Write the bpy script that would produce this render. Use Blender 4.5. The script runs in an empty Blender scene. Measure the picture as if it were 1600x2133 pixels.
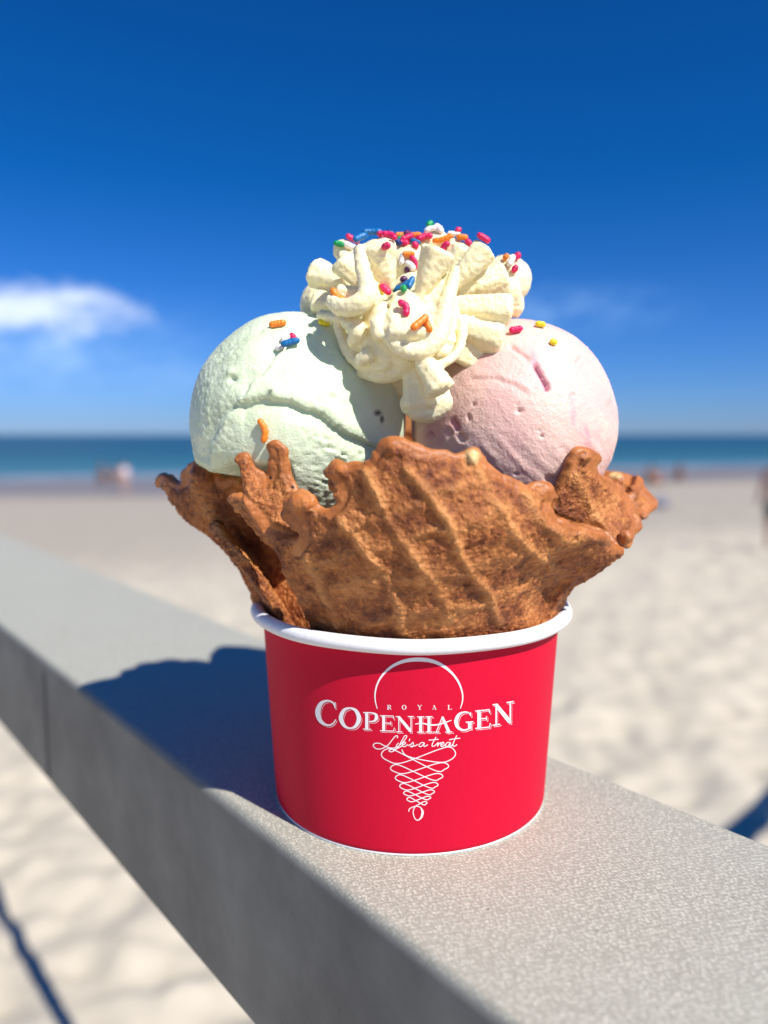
import bpy, bmesh, math, random
import numpy as np
from mathutils import Vector, Matrix
from mathutils.bvhtree import BVHTree
from mathutils.geometry import delaunay_2d_cdt
random.seed(7)
sc = bpy.context.scene
C = sc.collection

# ------------------------------------------------------------------ camera
F, CX, CY = 1602.0, 800.0, 1066.5            # photograph: 1600 x 2133
CAMZ = 0.1097                                # metres above the rail top
TH = math.atan((CY - 905) / F)
cam = bpy.data.cameras.new('camera'); camo = bpy.data.objects.new('camera', cam); C.objects.link(camo)
cam.sensor_fit = 'HORIZONTAL'; cam.sensor_width = 36.0; cam.lens = 36.0 * F / 1600
camo.location = (0, 0, CAMZ); camo.rotation_euler = (math.pi / 2 - TH, 0, 0)
cam.clip_start = 0.01; cam.clip_end = 60000
cam.dof.use_dof = True; cam.dof.focus_distance = 0.197; cam.dof.aperture_fstop = 9.0
cam.dof.aperture_blades = 0
sc.camera = camo
sc.render.resolution_x = 768; sc.render.resolution_y = 1024
sc.render.engine = 'CYCLES'
sc.cycles.use_denoising = True
sc.cycles.max_bounces = 8; sc.cycles.diffuse_bounces = 5
sc.cycles.sample_clamp_indirect = 6
# ------------------------------------------------------------------ light
SUN_EL, SHADOW_AZ = math.radians(46), math.radians(43.0)   # shadows run forward, 43 deg to the left
sx, sy = math.sin(SHADOW_AZ), -math.cos(SHADOW_AZ)          # horizontal direction towards the sun
SUN = Vector((sx * math.cos(SUN_EL), sy * math.cos(SUN_EL), math.sin(SUN_EL)))
sl = bpy.data.lights.new('sun', 'SUN'); so = bpy.data.objects.new('sun', sl); C.objects.link(so)
sl.energy = 5.0; sl.angle = math.radians(0.5); sl.color = (1.0, 0.955, 0.89)
so.rotation_euler = SUN.to_track_quat('Z', 'Y').to_euler(); so.location = (1, -1, 3)
w = bpy.data.worlds.new('World'); sc.world = w; w.use_nodes = True
sc.view_settings.view_transform = 'Standard'; sc.view_settings.look = 'None'
sc.view_settings.gamma = 1; sc.view_settings.use_curve_mapping = False
sc.view_settings.exposure = 0.38

# node helper --------------------------------------------------------------
class NT:
    def __init__(s, tree):
        s.t = tree; s.n = tree.nodes; s.l = tree.links
    def new(s, typ, **kw):
        n = s.n.new(typ)
        for k, v in kw.items():
            if k == 'inp':
                for a, b in v.items():
                    if isinstance(b, bpy.types.NodeSocket): s.l.new(b, n.inputs[a])
                    else: n.inputs[a].default_value = b
            else: setattr(n, k, v)
        return n
    def math(s, op, a, b=0.0, c=0.0, clamp=False):
        n = s.n.new('ShaderNodeMath'); n.operation = op; n.use_clamp = clamp
        for i, v in enumerate((a, b, c)):
            if isinstance(v, bpy.types.NodeSocket): s.l.new(v, n.inputs[i])
            else: n.inputs[i].default_value = v
        return n.outputs[0]
    def noise(s, vec, scale, detail=4, rough=0.5, dist=0.0):
        n = s.n.new('ShaderNodeTexNoise')
        if vec is not None: s.l.new(vec, n.inputs['Vector'])
        n.inputs['Scale'].default_value = scale; n.inputs['Detail'].default_value = detail
        n.inputs['Roughness'].default_value = rough; n.inputs['Distortion'].default_value = dist
        return n.outputs['Fac']
    def ramp(s, fac, stops):
        n = s.n.new('ShaderNodeValToRGB'); s.l.new(fac, n.inputs[0])
        e = n.color_ramp.elements
        while len(e) < len(stops): e.new(0.5)
        for k, (p, c) in enumerate(stops):
            e[k].position = p
            e[k].color = (c, c, c, 1) if isinstance(c, (int, float)) else (*c, 1)
        return n.outputs['Color']
    def mix(s, f, a, b, mode='MIX'):
        n = s.n.new('ShaderNodeMix'); n.data_type = 'RGBA'; n.blend_type = mode
        for i, v in ((0, f), (6, a), (7, b)):
            if isinstance(v, bpy.types.NodeSocket): s.l.new(v, n.inputs[i])
            elif isinstance(v, (int, float)): n.inputs[i].default_value = v if i == 0 else (v, v, v, 1)
            else: n.inputs[i].default_value = (*v, 1)
        return n.outputs[2]
    def gauss(s, x, cx, sx):
        d = s.math('DIVIDE', s.math('SUBTRACT', x, cx), sx)
        return s.math('EXPONENT', s.math('MULTIPLY', s.math('MULTIPLY', d, d), -1.0))

# sky ------------------------------------------------------------------------
nt = NT(w.node_tree); nt.n.clear()
sky = nt.new('ShaderNodeTexSky', sky_type='NISHITA'); sky.sun_disc = False
sky.sun_elevation = SUN_EL
sky.sun_rotation = math.atan2(sx, sy)
sky.altitude = 0; sky.air_density = 1.0; sky.dust_density = 0.15; sky.ozone_density = 5.0
tc = nt.new('ShaderNodeTexCoord')
sep = nt.new('ShaderNodeSeparateXYZ', inp={0: tc.outputs['Generated']})
X, Y, Z = sep.outputs
az = nt.math('ARCTAN2', X, Y)
sc_v = nt.new('ShaderNodeVectorMath', operation='MULTIPLY', inp={0: tc.outputs['Generated'], 1: (1, 1, 2.2)}).outputs[0]
n1 = nt.noise(sc_v, 7.0, 5, 0.6)
n2 = nt.noise(sc_v, 19.0, 5, 0.62)
# cumulus bank low on the left, thinning towards the right; more of it goes on outside the frame
top = nt.math('MULTIPLY', nt.gauss(Z, 0.142, 0.038), nt.math('SUBTRACT', 1.0, nt.new('ShaderNodeMapRange', interpolation_type='SMOOTHSTEP', inp={0: az, 1: -0.42, 2: -0.16}).outputs[0]))
cum = nt.new('ShaderNodeMapRange', interpolation_type='SMOOTHSTEP', inp={0: nt.math('ADD', top, nt.math('MULTIPLY', nt.math('SUBTRACT', nt.math('ADD', nt.math('MULTIPLY', n1, 0.55), nt.math('MULTIPLY', n2, 0.45)), 0.5), 2.4)), 1: 0.42, 2: 1.10}).outputs[0]
low = nt.math('MULTIPLY', nt.gauss(Z, 0.092, 0.044), nt.math('SUBTRACT', 1.0, nt.new('ShaderNodeMapRange', interpolation_type='SMOOTHSTEP', inp={0: az, 1: -0.40, 2: -0.12}).outputs[0]))
low = nt.math('MULTIPLY', low, nt.new('ShaderNodeMapRange', inp={0: n1, 1: 0.3, 2: 0.7}).outputs[0])
wsp = nt.math('MULTIPLY', nt.math('MULTIPLY', nt.gauss(Z, 0.150, 0.022), nt.gauss(az, 0.23, 0.09)), nt.new('ShaderNodeMapRange', inp={0: n2, 1: 0.35, 2: 0.7}).outputs[0])
hs = nt.new('ShaderNodeHueSaturation', inp={'Saturation': 1.12, 'Color': sky.outputs[0]}).outputs[0]
tint = nt.mix(nt.new('ShaderNodeMapRange', inp={0: Z, 1: 0.0, 2: 0.30}).outputs[0], (0.50, 0.77, 1.52), (0.06, 0.66, 1.26))
skyc = nt.mix(1.0, hs, tint, 'MULTIPLY')
col = nt.mix(nt.math('MULTIPLY', low, 0.9, clamp=True), skyc, (6.0, 9.4, 15.0))
col = nt.mix(nt.math('MULTIPLY', wsp, 0.7, clamp=True), col, (4.2, 7.6, 13.5))
col = nt.mix(nt.math('MULTIPLY', cum, 0.85, clamp=True), col, (12.5, 14.0, 16.5))
bg = nt.new('ShaderNodeBackground', inp={0: col, 1: 0.06})
out = nt.new('ShaderNodeOutputWorld'); nt.l.new(bg.outputs[0], out.inputs[0])

# ------------------------------------------------------------------ geometry helpers
def P(px, py, Yd):
    """the point at forward distance Yd that the photograph shows at pixel (px, py)"""
    u = (px - CX) / F; v = (py - CY) / F
    dy = math.cos(TH) - v * math.sin(TH); dz = -math.sin(TH) - v * math.cos(TH)
    t = Yd / dy
    return Vector((u * t, Yd, CAMZ + dz * t))
def Pn(px, py, Yd):
    u = (px - CX) / F; v = (py - CY) / F
    dy = np.cos(TH) - v * np.sin(TH); dz = -np.sin(TH) - v * np.cos(TH)
    t = Yd / dy
    return np.stack([u * t, Yd + 0 * t, CAMZ + dz * t], 1)
def ray(px, py):
    return (P(px, py, 1.0) - Vector((0, 0, CAMZ))).normalized()
def toPx(co):
    x, y, z = co[:, 0], co[:, 1], co[:, 2] - CAMZ
    d = y * math.cos(TH) - z * math.sin(TH); v = -(z * math.cos(TH) + y * math.sin(TH))
    return CX + F * x / d, CY + F * v / d

rng = np.random.RandomState(3)
_perm = rng.permutation(512); _perm = np.concatenate([_perm, _perm])
_g = rng.normal(size=(512, 3)); _g /= np.linalg.norm(_g, axis=1)[:, None]
def perlin(p):
    i = np.floor(p).astype(int); f = p - i; i &= 255
    u = f * f * f * (f * (f * 6 - 15) + 10)
    r = 0
    for a in (0, 1):
        for b in (0, 1):
            for c in (0, 1):
                h = _perm[(_perm[(_perm[(i[:, 0] + a) & 511] + i[:, 1] + b) & 511] + i[:, 2] + c) & 511]
                d = (_g[h] * (f - np.array([a, b, c]))).sum(1)
                wx = u[:, 0] if a else 1 - u[:, 0]; wy = u[:, 1] if b else 1 - u[:, 1]; wz = u[:, 2] if c else 1 - u[:, 2]
                r = r + d * wx * wy * wz
    return r * 1.6
def fbm(p, scale, oct=3, rough=0.5, seed=0.0):
    r = 0; a = 1; s = scale; n = 0
    for k in range(oct):
        r = r + a * perlin(p * s + 17.3 * k + seed); n += a; a *= rough; s *= 2.03
    return r / n
def sstep(x, a, b):
    t = np.clip((x - a) / (b - a), 0, 1); return t * t * (3 - 2 * t)

def get_co(me):
    a = np.empty(len(me.vertices) * 3, np.float32); me.vertices.foreach_get('co', a); return a.reshape(-1, 3).astype(float)
def set_co(me, co):
    me.vertices.foreach_set('co', co.astype(np.float32).ravel()); me.update()
def get_no(me):
    a = np.empty(len(me.vertices) * 3, np.float32); me.vertices.foreach_get('normal', a); return a.reshape(-1, 3).astype(float)
def attr(me, name, val):
    a = me.attributes.new(name, 'FLOAT', 'POINT'); a.data.foreach_set('value', val.astype(np.float32))
def smooth(me):
    me.polygons.foreach_set('use_smooth', [True] * len(me.polygons))
def mesh(name, verts, faces):
    me = bpy.data.meshes.new(name); me.from_pydata([tuple(v) for v in verts], [], faces); me.update(); return me
def link(name, me, mat=None, parent=None, sm=True):
    o = bpy.data.objects.new(name, me); C.objects.link(o)
    if mat is not None:
        me.materials.clear(); me.materials.append(mat)
    if sm: smooth(me)
    if parent is not None: o.parent = parent
    return o
def tag(o, label=None, cat=None, group=None, kind=None):
    if label: o['label'] = label
    if cat: o['category'] = cat
    if group: o['group'] = group
    if kind: o['kind'] = kind
    return o
def empty(name, loc=(0, 0, 0)):
    o = bpy.data.objects.new(name, None); C.objects.link(o); o.location = loc; o.empty_display_size = 0.01; return o
def local(me, loc):
    me.transform(Matrix.Translation(-Vector(loc))); return me
def remesh(me, voxel, it=2, fac=0.5):
    o = bpy.data.objects.new('tmp', me); C.objects.link(o)
    m = o.modifiers.new('r', 'REMESH'); m.mode = 'VOXEL'; m.voxel_size = voxel; m.adaptivity = 0
    if it:
        s = o.modifiers.new('s', 'SMOOTH'); s.factor = fac; s.iterations = it
    dg = bpy.context.evaluated_depsgraph_get()
    r = bpy.data.meshes.new_from_object(o.evaluated_get(dg))
    bpy.data.objects.remove(o); bpy.data.meshes.remove(me)
    return r
def catmull(pts, n=8, closed=False):
    pts = [np.array(p, float) for p in pts]; N = len(pts); out = []
    rng_ = range(N if closed else N - 1)
    for i in rng_:
        if closed: a, b, c, d = pts[i - 1], pts[i], pts[(i + 1) % N], pts[(i + 2) % N]
        else: a, b, c, d = pts[max(i - 1, 0)], pts[i], pts[i + 1], pts[min(i + 2, N - 1)]
        for k in range(n):
            t = k / n
            out.append(0.5 * (2 * b + (c - a) * t + (2 * a - 5 * b + 4 * c - d) * t * t + (3 * b - a - 3 * c + d) * t ** 3))
    if not closed: out.append(pts[-1])
    return out
def seg_dist(px, py, line):
    """distance from points to polyline, signed side, and running parameter 0..1"""
    best = np.full(px.shape, 1e9); side = np.zeros(px.shape); par = np.zeros(px.shape)
    L = len(line) - 1
    for k in range(L):
        ax, ay = line[k][:2]; bx, by = line[k + 1][:2]
        dx, dy = bx - ax, by - ay; l2 = dx * dx + dy * dy + 1e-9
        t = np.clip(((px - ax) * dx + (py - ay) * dy) / l2, 0, 1)
        ex, ey = px - ax - t * dx, py - ay - t * dy
        d = np.hypot(ex, ey); m = d < best
        best[m] = d[m]; side[m] = np.sign(dx * (py - ay) - dy * (px - ax))[m]; par[m] = ((k + t) / L)[m]
    return best, side, par

# ------------------------------------------------------------------ materials
def new_mat(name):
    m = bpy.data.materials.new(name); m.use_nodes = True
    t = NT(m.node_tree); b = m.node_tree.nodes['Principled BSDF']
    return m, t, b
def objco(t):
    return t.new('ShaderNodeTexCoord').outputs['Object']
def geo_pos(t):
    return t.new('ShaderNodeNewGeometry').outputs['Position']
def bump(t, b, h, strength, dist):
    n = t.new('ShaderNodeBump', inp={'Strength': strength, 'Distance': dist, 'Height': h}); t.l.new(n.outputs[0], b.inputs['Normal']); return n
def simple(name, col, rough=0.5, sss=0.0, noise=0.06, scale=400, bumpd=0.0, bs=900):
    m, t, b = new_mat(name)
    p = geo_pos(t)
    n = t.noise(p, scale, 3)
    c = t.mix(n, tuple(x * (1 - noise) for x in col), tuple(min(1, x * (1 + noise)) for x in col))
    t.l.new(c, b.inputs['Base Color']); b.inputs['Roughness'].default_value = rough
    if sss:
        b.inputs['Subsurface Weight'].default_value = sss; b.inputs['Subsurface Scale'].default_value = 0.002
    if bumpd: bump(t, b, t.noise(p, bs, 4), 1.0, bumpd)
    return m

def m_icecream(name, c0, c1, c2, rad, streak):
    m, t, b = new_mat(name)
    p = geo_pos(t)
    big = t.noise(p, 55, 3, 0.55, 1.2)
    c = t.mix(t.ramp(big, [(0.35, 0.0), (0.7, 1.0)]), c0, c1)
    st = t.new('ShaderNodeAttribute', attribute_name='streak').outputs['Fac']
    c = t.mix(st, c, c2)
    pit = t.new('ShaderNodeAttribute', attribute_name='chip').outputs['Fac']
    c = t.mix(pit, c, (0.035, 0.02, 0.035))
    t.l.new(c, b.inputs['Base Color'])
    wet = t.new('ShaderNodeAttribute', attribute_name='wet').outputs['Fac']
    r = t.new('ShaderNodeMapRange', inp={0: wet, 1: 0, 2: 1, 3: 0.5, 4: 0.16}).outputs[0]
    t.l.new(r, b.inputs['Roughness'])
    b.inputs['Subsurface Weight'].default_value = 0.35
    b.inputs['Subsurface Radius'].default_value = rad; b.inputs['Subsurface Scale'].default_value = 0.0022
    b.inputs['Specular IOR Level'].default_value = 0.45
    h = t.math('ADD', t.math('MULTIPLY', t.noise(p, 1500, 3, 0.6), 0.6), t.noise(p, 500, 4, 0.6))
    bump(t, b, h, 0.9, 0.00038)
    return m
M_mint = m_icecream('mint_ice_cream', (0.62, 0.71, 0.48), (0.71, 0.785, 0.58), (0.60, 0.71, 0.38), (0.8, 1.0, 0.5), 0)
M_pink = m_icecream('pink_ice_cream', (0.76, 0.475, 0.425), (0.79, 0.555, 0.465), (0.64, 0.24, 0.33), (1.0, 0.5, 0.4), 0)

m, t, b = new_mat('whipped_cream'); M_cream = m
p = geo_pos(t)
c = t.mix(t.noise(p, 60, 3), (0.88, 0.77, 0.42), (0.90, 0.83, 0.58)); t.l.new(c, b.inputs['Base Color'])
b.inputs['Roughness'].default_value = 0.42
b.inputs['Subsurface Weight'].default_value = 0.45; b.inputs['Subsurface Radius'].default_value = (1.0, 0.75, 0.3); b.inputs['Subsurface Scale'].default_value = 0.0012
h = t.math('ADD', t.noise(p, 420, 5, 0.62), t.math('MULTIPLY', t.noise(p, 1800, 2), 0.25))
bump(t, b, h, 0.75, 0.00045)

m, t, b = new_mat('baked_waffle'); M_waffle = m
p = geo_pos(t)
rib = t.new('ShaderNodeAttribute', attribute_name='rib').outputs['Fac']
edge = t.new('ShaderNodeAttribute', attribute_name='edge').outputs['Fac']
tone = t.math('ADD', t.math('MULTIPLY', t.math('SUBTRACT', rib, 0.25), 0.06), t.math('ADD', t.math('MULTIPLY', t.noise(p, 90, 5, 0.62, 0.6), 0.55), t.math('MULTIPLY', t.noise(p, 560, 5, 0.72), 0.45)))
c = t.ramp(tone, [(0.38, (0.13, 0.028, 0.005)), (0.46, (0.27, 0.076, 0.015)), (0.54, (0.45, 0.155, 0.036)), (0.64, (0.64, 0.275, 0.085))])
c = t.mix(t.math('MULTIPLY', rib, t.math('MULTIPLY', t.noise(p, 220, 3), 0.95)), c, (0.64, 0.29, 0.090))
c = t.mix(t.math('MULTIPLY', edge, 0.6), c, (0.45, 0.150, 0.036))
tan = t.new('ShaderNodeAttribute', attribute_name='pale').outputs['Fac']
c = t.mix(tan, c, (0.78, 0.56, 0.25))
spk = t.ramp(t.new('ShaderNodeTexVoronoi', inp={'Vector': p, 'Scale': 130.0}).outputs['Distance'], [(0.045, 1.0), (0.075, 0.0)])
sp2 = t.ramp(t.noise(p, 30, 2), [(0.52, 0.0), (0.58, 1.0)])
c = t.mix(t.math('MULTIPLY', spk, sp2), c, (0.02, 0.012, 0.01))
t.l.new(c, b.inputs['Base Color'])
r = t.new('ShaderNodeMapRange', inp={0: t.math('ADD', t.math('MULTIPLY', edge, 0.5), t.math('MULTIPLY', t.noise(p, 200, 3), 0.6)), 1: 0.2, 2: 0.85, 3: 0.66, 4: 0.44}).outputs[0]
t.l.new(r, b.inputs['Roughness'])
b.inputs['Subsurface Weight'].default_value = 0.12; b.inputs['Subsurface Radius'].default_value = (1, 0.4, 0.15); b.inputs['Subsurface Scale'].default_value = 0.0012
vor = t.new('ShaderNodeTexVoronoi', inp={'Vector': p, 'Scale': 800.0}).outputs['Distance']
flat = t.math('SUBTRACT', 1.0, t.math('MULTIPLY', edge, 0.75))
h = t.math('MULTIPLY', t.math('ADD', t.math('MULTIPLY', vor, 0.6), t.math('ADD', t.noise(p, 480, 5, 0.7), t.math('MULTIPLY', t.noise(p, 1500, 3, 0.7), 0.5))), flat)
pore = t.ramp(t.new('ShaderNodeTexVoronoi', inp={'Vector': t.new('ShaderNodeVectorMath', operation='ADD', inp={0: p, 1: t.new('ShaderNodeVectorMath', operation='SCALE', inp={0: t.new('ShaderNodeTexNoise', inp={'Vector': p, 'Scale': 300.0}).outputs['Color'], 'Scale': 0.002}).outputs[0]}).outputs[0], 'Scale': 420.0}).outputs['Distance'], [(0.10, 0.0), (0.30, 1.0)])
h = t.math('ADD', h, t.math('MULTIPLY', t.math('MULTIPLY', pore, flat), 0.55))
bump(t, b, h, 1.0, 0.00065)

m, t, b = new_mat('red_paper'); M_red = m
p = geo_pos(t)
pv = t.new('ShaderNodeVectorMath', operation='MULTIPLY', inp={0: p, 1: (1, 1, 0.35)}).outputs[0]
n = t.noise(pv, 1400, 4, 0.7)
c = t.mix(n, (0.53, 0.0025, 0.024), (0.62, 0.005, 0.036)); t.l.new(c, b.inputs['Base Color'])
b.inputs['Roughness'].default_value = 0.6; b.inputs['Specular IOR Level'].default_value = 0.14
bump(t, b, n, 0.35, 0.00010)
m, t, b = new_mat('white_paper'); M_paper = m
p = geo_pos(t)
n = t.noise(p, 260, 4, 0.6)
t.l.new(t.mix(n, (0.74, 0.74, 0.74), (0.84, 0.83, 0.82)), b.inputs['Base Color']); b.inputs['Roughness'].default_value = 0.5
bump(t, b, n, 0.6, 0.0003)
M_print = simple('white_ink', (0.82, 0.80, 0.80), 0.5, noise=0.02)

m, t, b = new_mat('rail_grey'); M_rail = m
tco = t.new('ShaderNodeTexCoord').outputs['Object']
# rail object's own axes: x along the rail, y across, z up
v1 = t.new('ShaderNodeMapping', inp={'Vector': tco, 'Rotation': (0, 0, math.radians(12)), 'Scale': (1.0, 2.1, 1.0)}).outputs[0]
nz = t.noise(v1, 900, 3, 0.6, 0.3)
vv = t.new('ShaderNodeTexVoronoi', inp={'Vector': v1, 'Scale': 780.0, 'Randomness': 0.55}).outputs['Distance']
blot = t.noise(tco, 22, 4, 0.6)
weave = t.math('ADD', t.math('MULTIPLY', vv, 0.7), t.math('MULTIPLY', nz, 0.8))
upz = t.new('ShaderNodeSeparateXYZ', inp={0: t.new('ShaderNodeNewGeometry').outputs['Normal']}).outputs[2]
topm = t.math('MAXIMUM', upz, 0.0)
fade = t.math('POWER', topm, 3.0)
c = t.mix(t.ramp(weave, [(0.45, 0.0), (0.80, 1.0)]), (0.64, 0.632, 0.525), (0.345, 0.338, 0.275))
side = t.mix(t.noise(tco, 300, 5, 0.65), (0.120, 0.120, 0.108), (0.155, 0.155, 0.140))  # shade painted into the base colour of faces that don't point up
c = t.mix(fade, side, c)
c = t.mix(t.math('MULTIPLY', t.ramp(blot, [(0.4, 0.0), (0.75, 1.0)]), 0.35), c, (0.43, 0.43, 0.365))
dots = t.ramp(t.new('ShaderNodeTexVoronoi', inp={'Vector': tco, 'Scale': 105.0}).outputs['Distance'], [(0.02, 1.0), (0.045, 0.0)])
c = t.mix(t.math('MULTIPLY', dots, 0.8), c, (0.03, 0.03, 0.03))
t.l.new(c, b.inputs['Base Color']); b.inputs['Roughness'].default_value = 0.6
h = t.math('ADD', t.math('MULTIPLY', t.math('MULTIPLY', weave, fade), -1.0), t.math('MULTIPLY', t.noise(tco, 900, 4, 0.7), 0.35))
bump(t, b, h, 0.7, 0.00035)

M_metal = simple('dark_metal', (0.09, 0.095, 0.10), 0.45)

# beach ------------------------------------------------------------------
m, t, b = new_mat('beach_sand'); M_sand = m
p = geo_pos(t)
s3 = t.new('ShaderNodeSeparateXYZ', inp={0: p})
shore = t.math('SUBTRACT', s3.outputs[1], t.math('ADD', t.math('MULTIPLY', s3.outputs[0], 0.35), 44.5))
n = t.noise(p, 2.4, 5, 0.6); n2 = t.noise(p, 14, 4, 0.65)
dry = t.mix(t.math('ADD', t.math('MULTIPLY', n, 0.6), t.math('MULTIPLY', n2, 0.4)), (0.42, 0.372, 0.285), (0.61, 0.55, 0.44))
str_ = t.new('ShaderNodeVectorMath', operation='MULTIPLY', inp={0: p, 1: (0.05, 0.32, 1)}).outputs[0]
band = t.noise(str_, 1.0, 4, 0.55)
shb = t.math('ADD', shore, t.math('MULTIPLY', t.math('SUBTRACT', band, 0.5), 16.0))
damp = t.new('ShaderNodeMapRange', interpolation_type='SMOOTHSTEP', inp={0: shb, 1: -36.0, 2: -26.0}).outputs[0]
wet = t.new('ShaderNodeMapRange', interpolation_type='SMOOTHSTEP', inp={0: shb, 1: -20.0, 2: -9.0}).outputs[0]
c = t.mix(damp, dry, (0.37, 0.325, 0.26)); c = t.mix(wet, c, (0.20, 0.172, 0.155))
t.l.new(c, b.inputs['Base Color'])
t.l.new(t.new('ShaderNodeMapRange', inp={0: wet, 1: 0, 2: 1, 3: 0.85, 4: 0.42}).outputs[0], b.inputs['Roughness'])
bump(t, b, t.noise(p, 45, 5, 0.7), 0.5, 0.01)
m, t, b = new_mat('sea_water'); M_sea = m
p = geo_pos(t)
s3 = t.new('ShaderNodeSeparateXYZ', inp={0: p})
shore = t.math('SUBTRACT', s3.outputs[1], t.math('ADD', t.math('MULTIPLY', s3.outputs[0], 0.35), 44.5))
str_ = t.new('ShaderNodeVectorMath', operation='MULTIPLY', inp={0: p, 1: (0.01, 0.05, 1)}).outputs[0]
n = t.noise(str_, 1.0, 4, 0.55)
deep = t.new('ShaderNodeMapRange', inp={0: t.math('ADD', t.math('LOGARITHM', t.math('MAXIMUM', shore, 1.0), 10.0), t.math('MULTIPLY', n, 0.5)), 1: 0.6, 2: 2.2}).outputs[0]
c = t.ramp(deep, [(0.0, (0.20, 0.26, 0.30)), (0.25, (0.06, 0.17, 0.24)), (0.7, (0.024, 0.120, 0.165)), (1.0, (0.018, 0.085, 0.145))])
foam = t.math('MULTIPLY', t.ramp(t.noise(t.new('ShaderNodeVectorMath', operation='MULTIPLY', inp={0: p, 1: (0.08, 0.6, 1)}).outputs[0], 1.0, 5, 0.6), [(0.58, 0.0), (0.68, 1.0)]),
              t.new('ShaderNodeMapRange', inp={0: shore, 1: 10.0, 2: 0.0}).outputs[0])
c = t.mix(t.math('MULTIPLY', foam, 0.7), c, (0.75, 0.78, 0.8))
t.l.new(c, b.inputs['Base Color']); b.inputs['Roughness'].default_value = 0.42; b.inputs['Specular IOR Level'].default_value = 0.3
bump(t, b, t.noise(t.new('ShaderNodeVectorMath', operation='MULTIPLY', inp={0: p, 1: (0.4, 1.2, 1)}).outputs[0], 1.0, 5, 0.6), 0.8, 0.5)

# ------------------------------------------------------------------ ground and sea
def sand_height(x, y):
    s = y - (44.5 + 0.35 * x)
    base = -2.12 - 0.012 * s
    base = np.minimum(base, -2.0 + 0 * base) + 0.0
    k = np.clip((y - 1) / 60, 0, 1)
    q = np.stack([x, y, 0 * x], 1)
    amp = 0.09 * np.exp(-np.maximum(s + 34, 0) / 8) + 0.004
    b1 = fbm(q, 1.6, 2, 0.5); b2 = fbm(q, 5.0, 3, 0.55, 3.1)
    foot = -np.clip(0.25 - np.abs(fbm(q, 3.4, 2, 0.5, 9.0)), 0, 1) * 0.9
    return base + amp * (0.8 * b1 + 1.1 * b2 + 1.0 * foot)
ys = np.concatenate([np.linspace(-6, 0.8, 12), 1.0 * (1.0155 ** np.arange(0, 285))]); ys = ys[ys < 75]
us = np.linspace(-1.25, 1.25, 300)
g = []
for yv in ys:
    wv = max(yv, 5.0) * 1.0 + 3.0
    g.append(np.stack([us * wv, np.full(us.shape, yv)], 1))
g = np.concatenate(g); z = sand_height(g[:, 0], g[:, 1])
nu = len(us)
faces = [(r * nu + k, r * nu + k + 1, (r + 1) * nu + k + 1, (r + 1) * nu + k) for r in range(len(ys) - 1) for k in range(nu - 1)]
link('beach_sand', mesh('beach_sand', np.c_[g, z], faces), M_sand)['kind'] = 'structure'
# the wide, far part of the beach and the sea bed as one lower sheet to the horizon
me = mesh('sea_bed', [(-30000, -400, -3.6), (30000, -400, -3.6), (30000, 55000, -3.6), (-30000, 55000, -3.6)], [(0, 1, 2, 3)])
link('sea_bed', me, M_sand, sm=False)['kind'] = 'structure'
vs = []; fs = []
sea_y = [20, 40, 60, 90, 150, 300, 700, 2000, 8000, 50000]
for yy in sea_y:
    for xx in (-1, -.3, 0, .3, 1): vs.append((xx * max(400, yy * 0.9), yy, -2.12))
for r in range(len(sea_y) - 1):
    for k in range(4): fs.append((r * 5 + k, r * 5 + k + 1, r * 5 + k + 6, r * 5 + k + 5))
link('sea', mesh('sea', vs, fs), M_sea, sm=False)['kind'] = 'structure'

# ------------------------------------------------------------------ grey top rail
RD = Vector((-math.sin(math.radians(39.05)), math.cos(math.radians(39.05)), 0))     # along the rail, away from the camera
RN = Vector((RD.y, -RD.x, 0))                                                        # across it, towards the sea
R0 = Vector((-0.0555, 0.2305, 0))                                                   # a point of its near top edge
def rail_mesh(name, along0, along1, width, height, rad, steps=60, wob=True):
    prof = []
    def arc(cx_, cz_, a0, a1, n=8):
        for k in range(n + 1):
            a = a0 + (a1 - a0) * k / n; prof.append((cx_ + rad * math.cos(a), cz_ + rad * math.sin(a)))
    arc(rad, -rad, math.pi, math.pi / 2); arc(width - rad, -rad, math.pi / 2, 0)
    arc(width - rad, -height + rad, 0, -math.pi / 2); arc(rad, -height + rad, -math.pi / 2, -math.pi)
    n = len(prof); vs = []; fs = []
    xs = np.linspace(along0, along1, steps)
    for x in xs:
        for (a, zz) in prof: vs.append((x, -a, zz))
    for r in range(steps - 1):
        for k in range(n): fs.append((r * n + k, r * n + (k + 1) % n, (r + 1) * n + (k + 1) % n, (r + 1) * n + k))
    fs.append(tuple(range(n))[::-1]); fs.append(tuple((steps - 1) * n + k for k in range(n)))
    bm = bmesh.new(); m_ = mesh(name, vs, fs); bm.from_mesh(m_)
    bmesh.ops.recalc_face_normals(bm, faces=bm.faces); bm.to_mesh(m_); bm.free()
    return m_
railing = empty('beach_railing', (R0.x, R0.y, 0)); railing.rotation_euler = (0, 0, math.atan2(RD.y, RD.x))
tag(railing, 'wide grey beach railing whose flat top carries the red ice cream cup', 'railing')
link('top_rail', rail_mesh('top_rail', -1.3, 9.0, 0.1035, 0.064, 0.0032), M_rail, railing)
def box(name, x0, x1, y0, y1, z0, z1, mat, parent=None, bev=0.0):
    bm = bmesh.new(); bmesh.ops.create_cube(bm, size=1)
    for v in bm.verts: v.co = Vector((x0 + (v.co.x + .5) * (x1 - x0), y0 + (v.co.y + .5) * (y1 - y0), z0 + (v.co.z + .5) * (z1 - z0)))
    if bev: bmesh.ops.bevel(bm, geom=bm.edges[:], offset=bev, segments=2, affect='EDGES')
    m_ = bpy.data.meshes.new(name); bm.to_mesh(m_); bm.free()
    return link(name, m_, mat, parent, sm=False)
M_joint = simple('joint_sealant', (0.085, 0.085, 0.08), 0.7)
box('joint', 0.176, 0.1785, -0.004, 0.0004, -0.060, -0.006, M_joint, railing)
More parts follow.
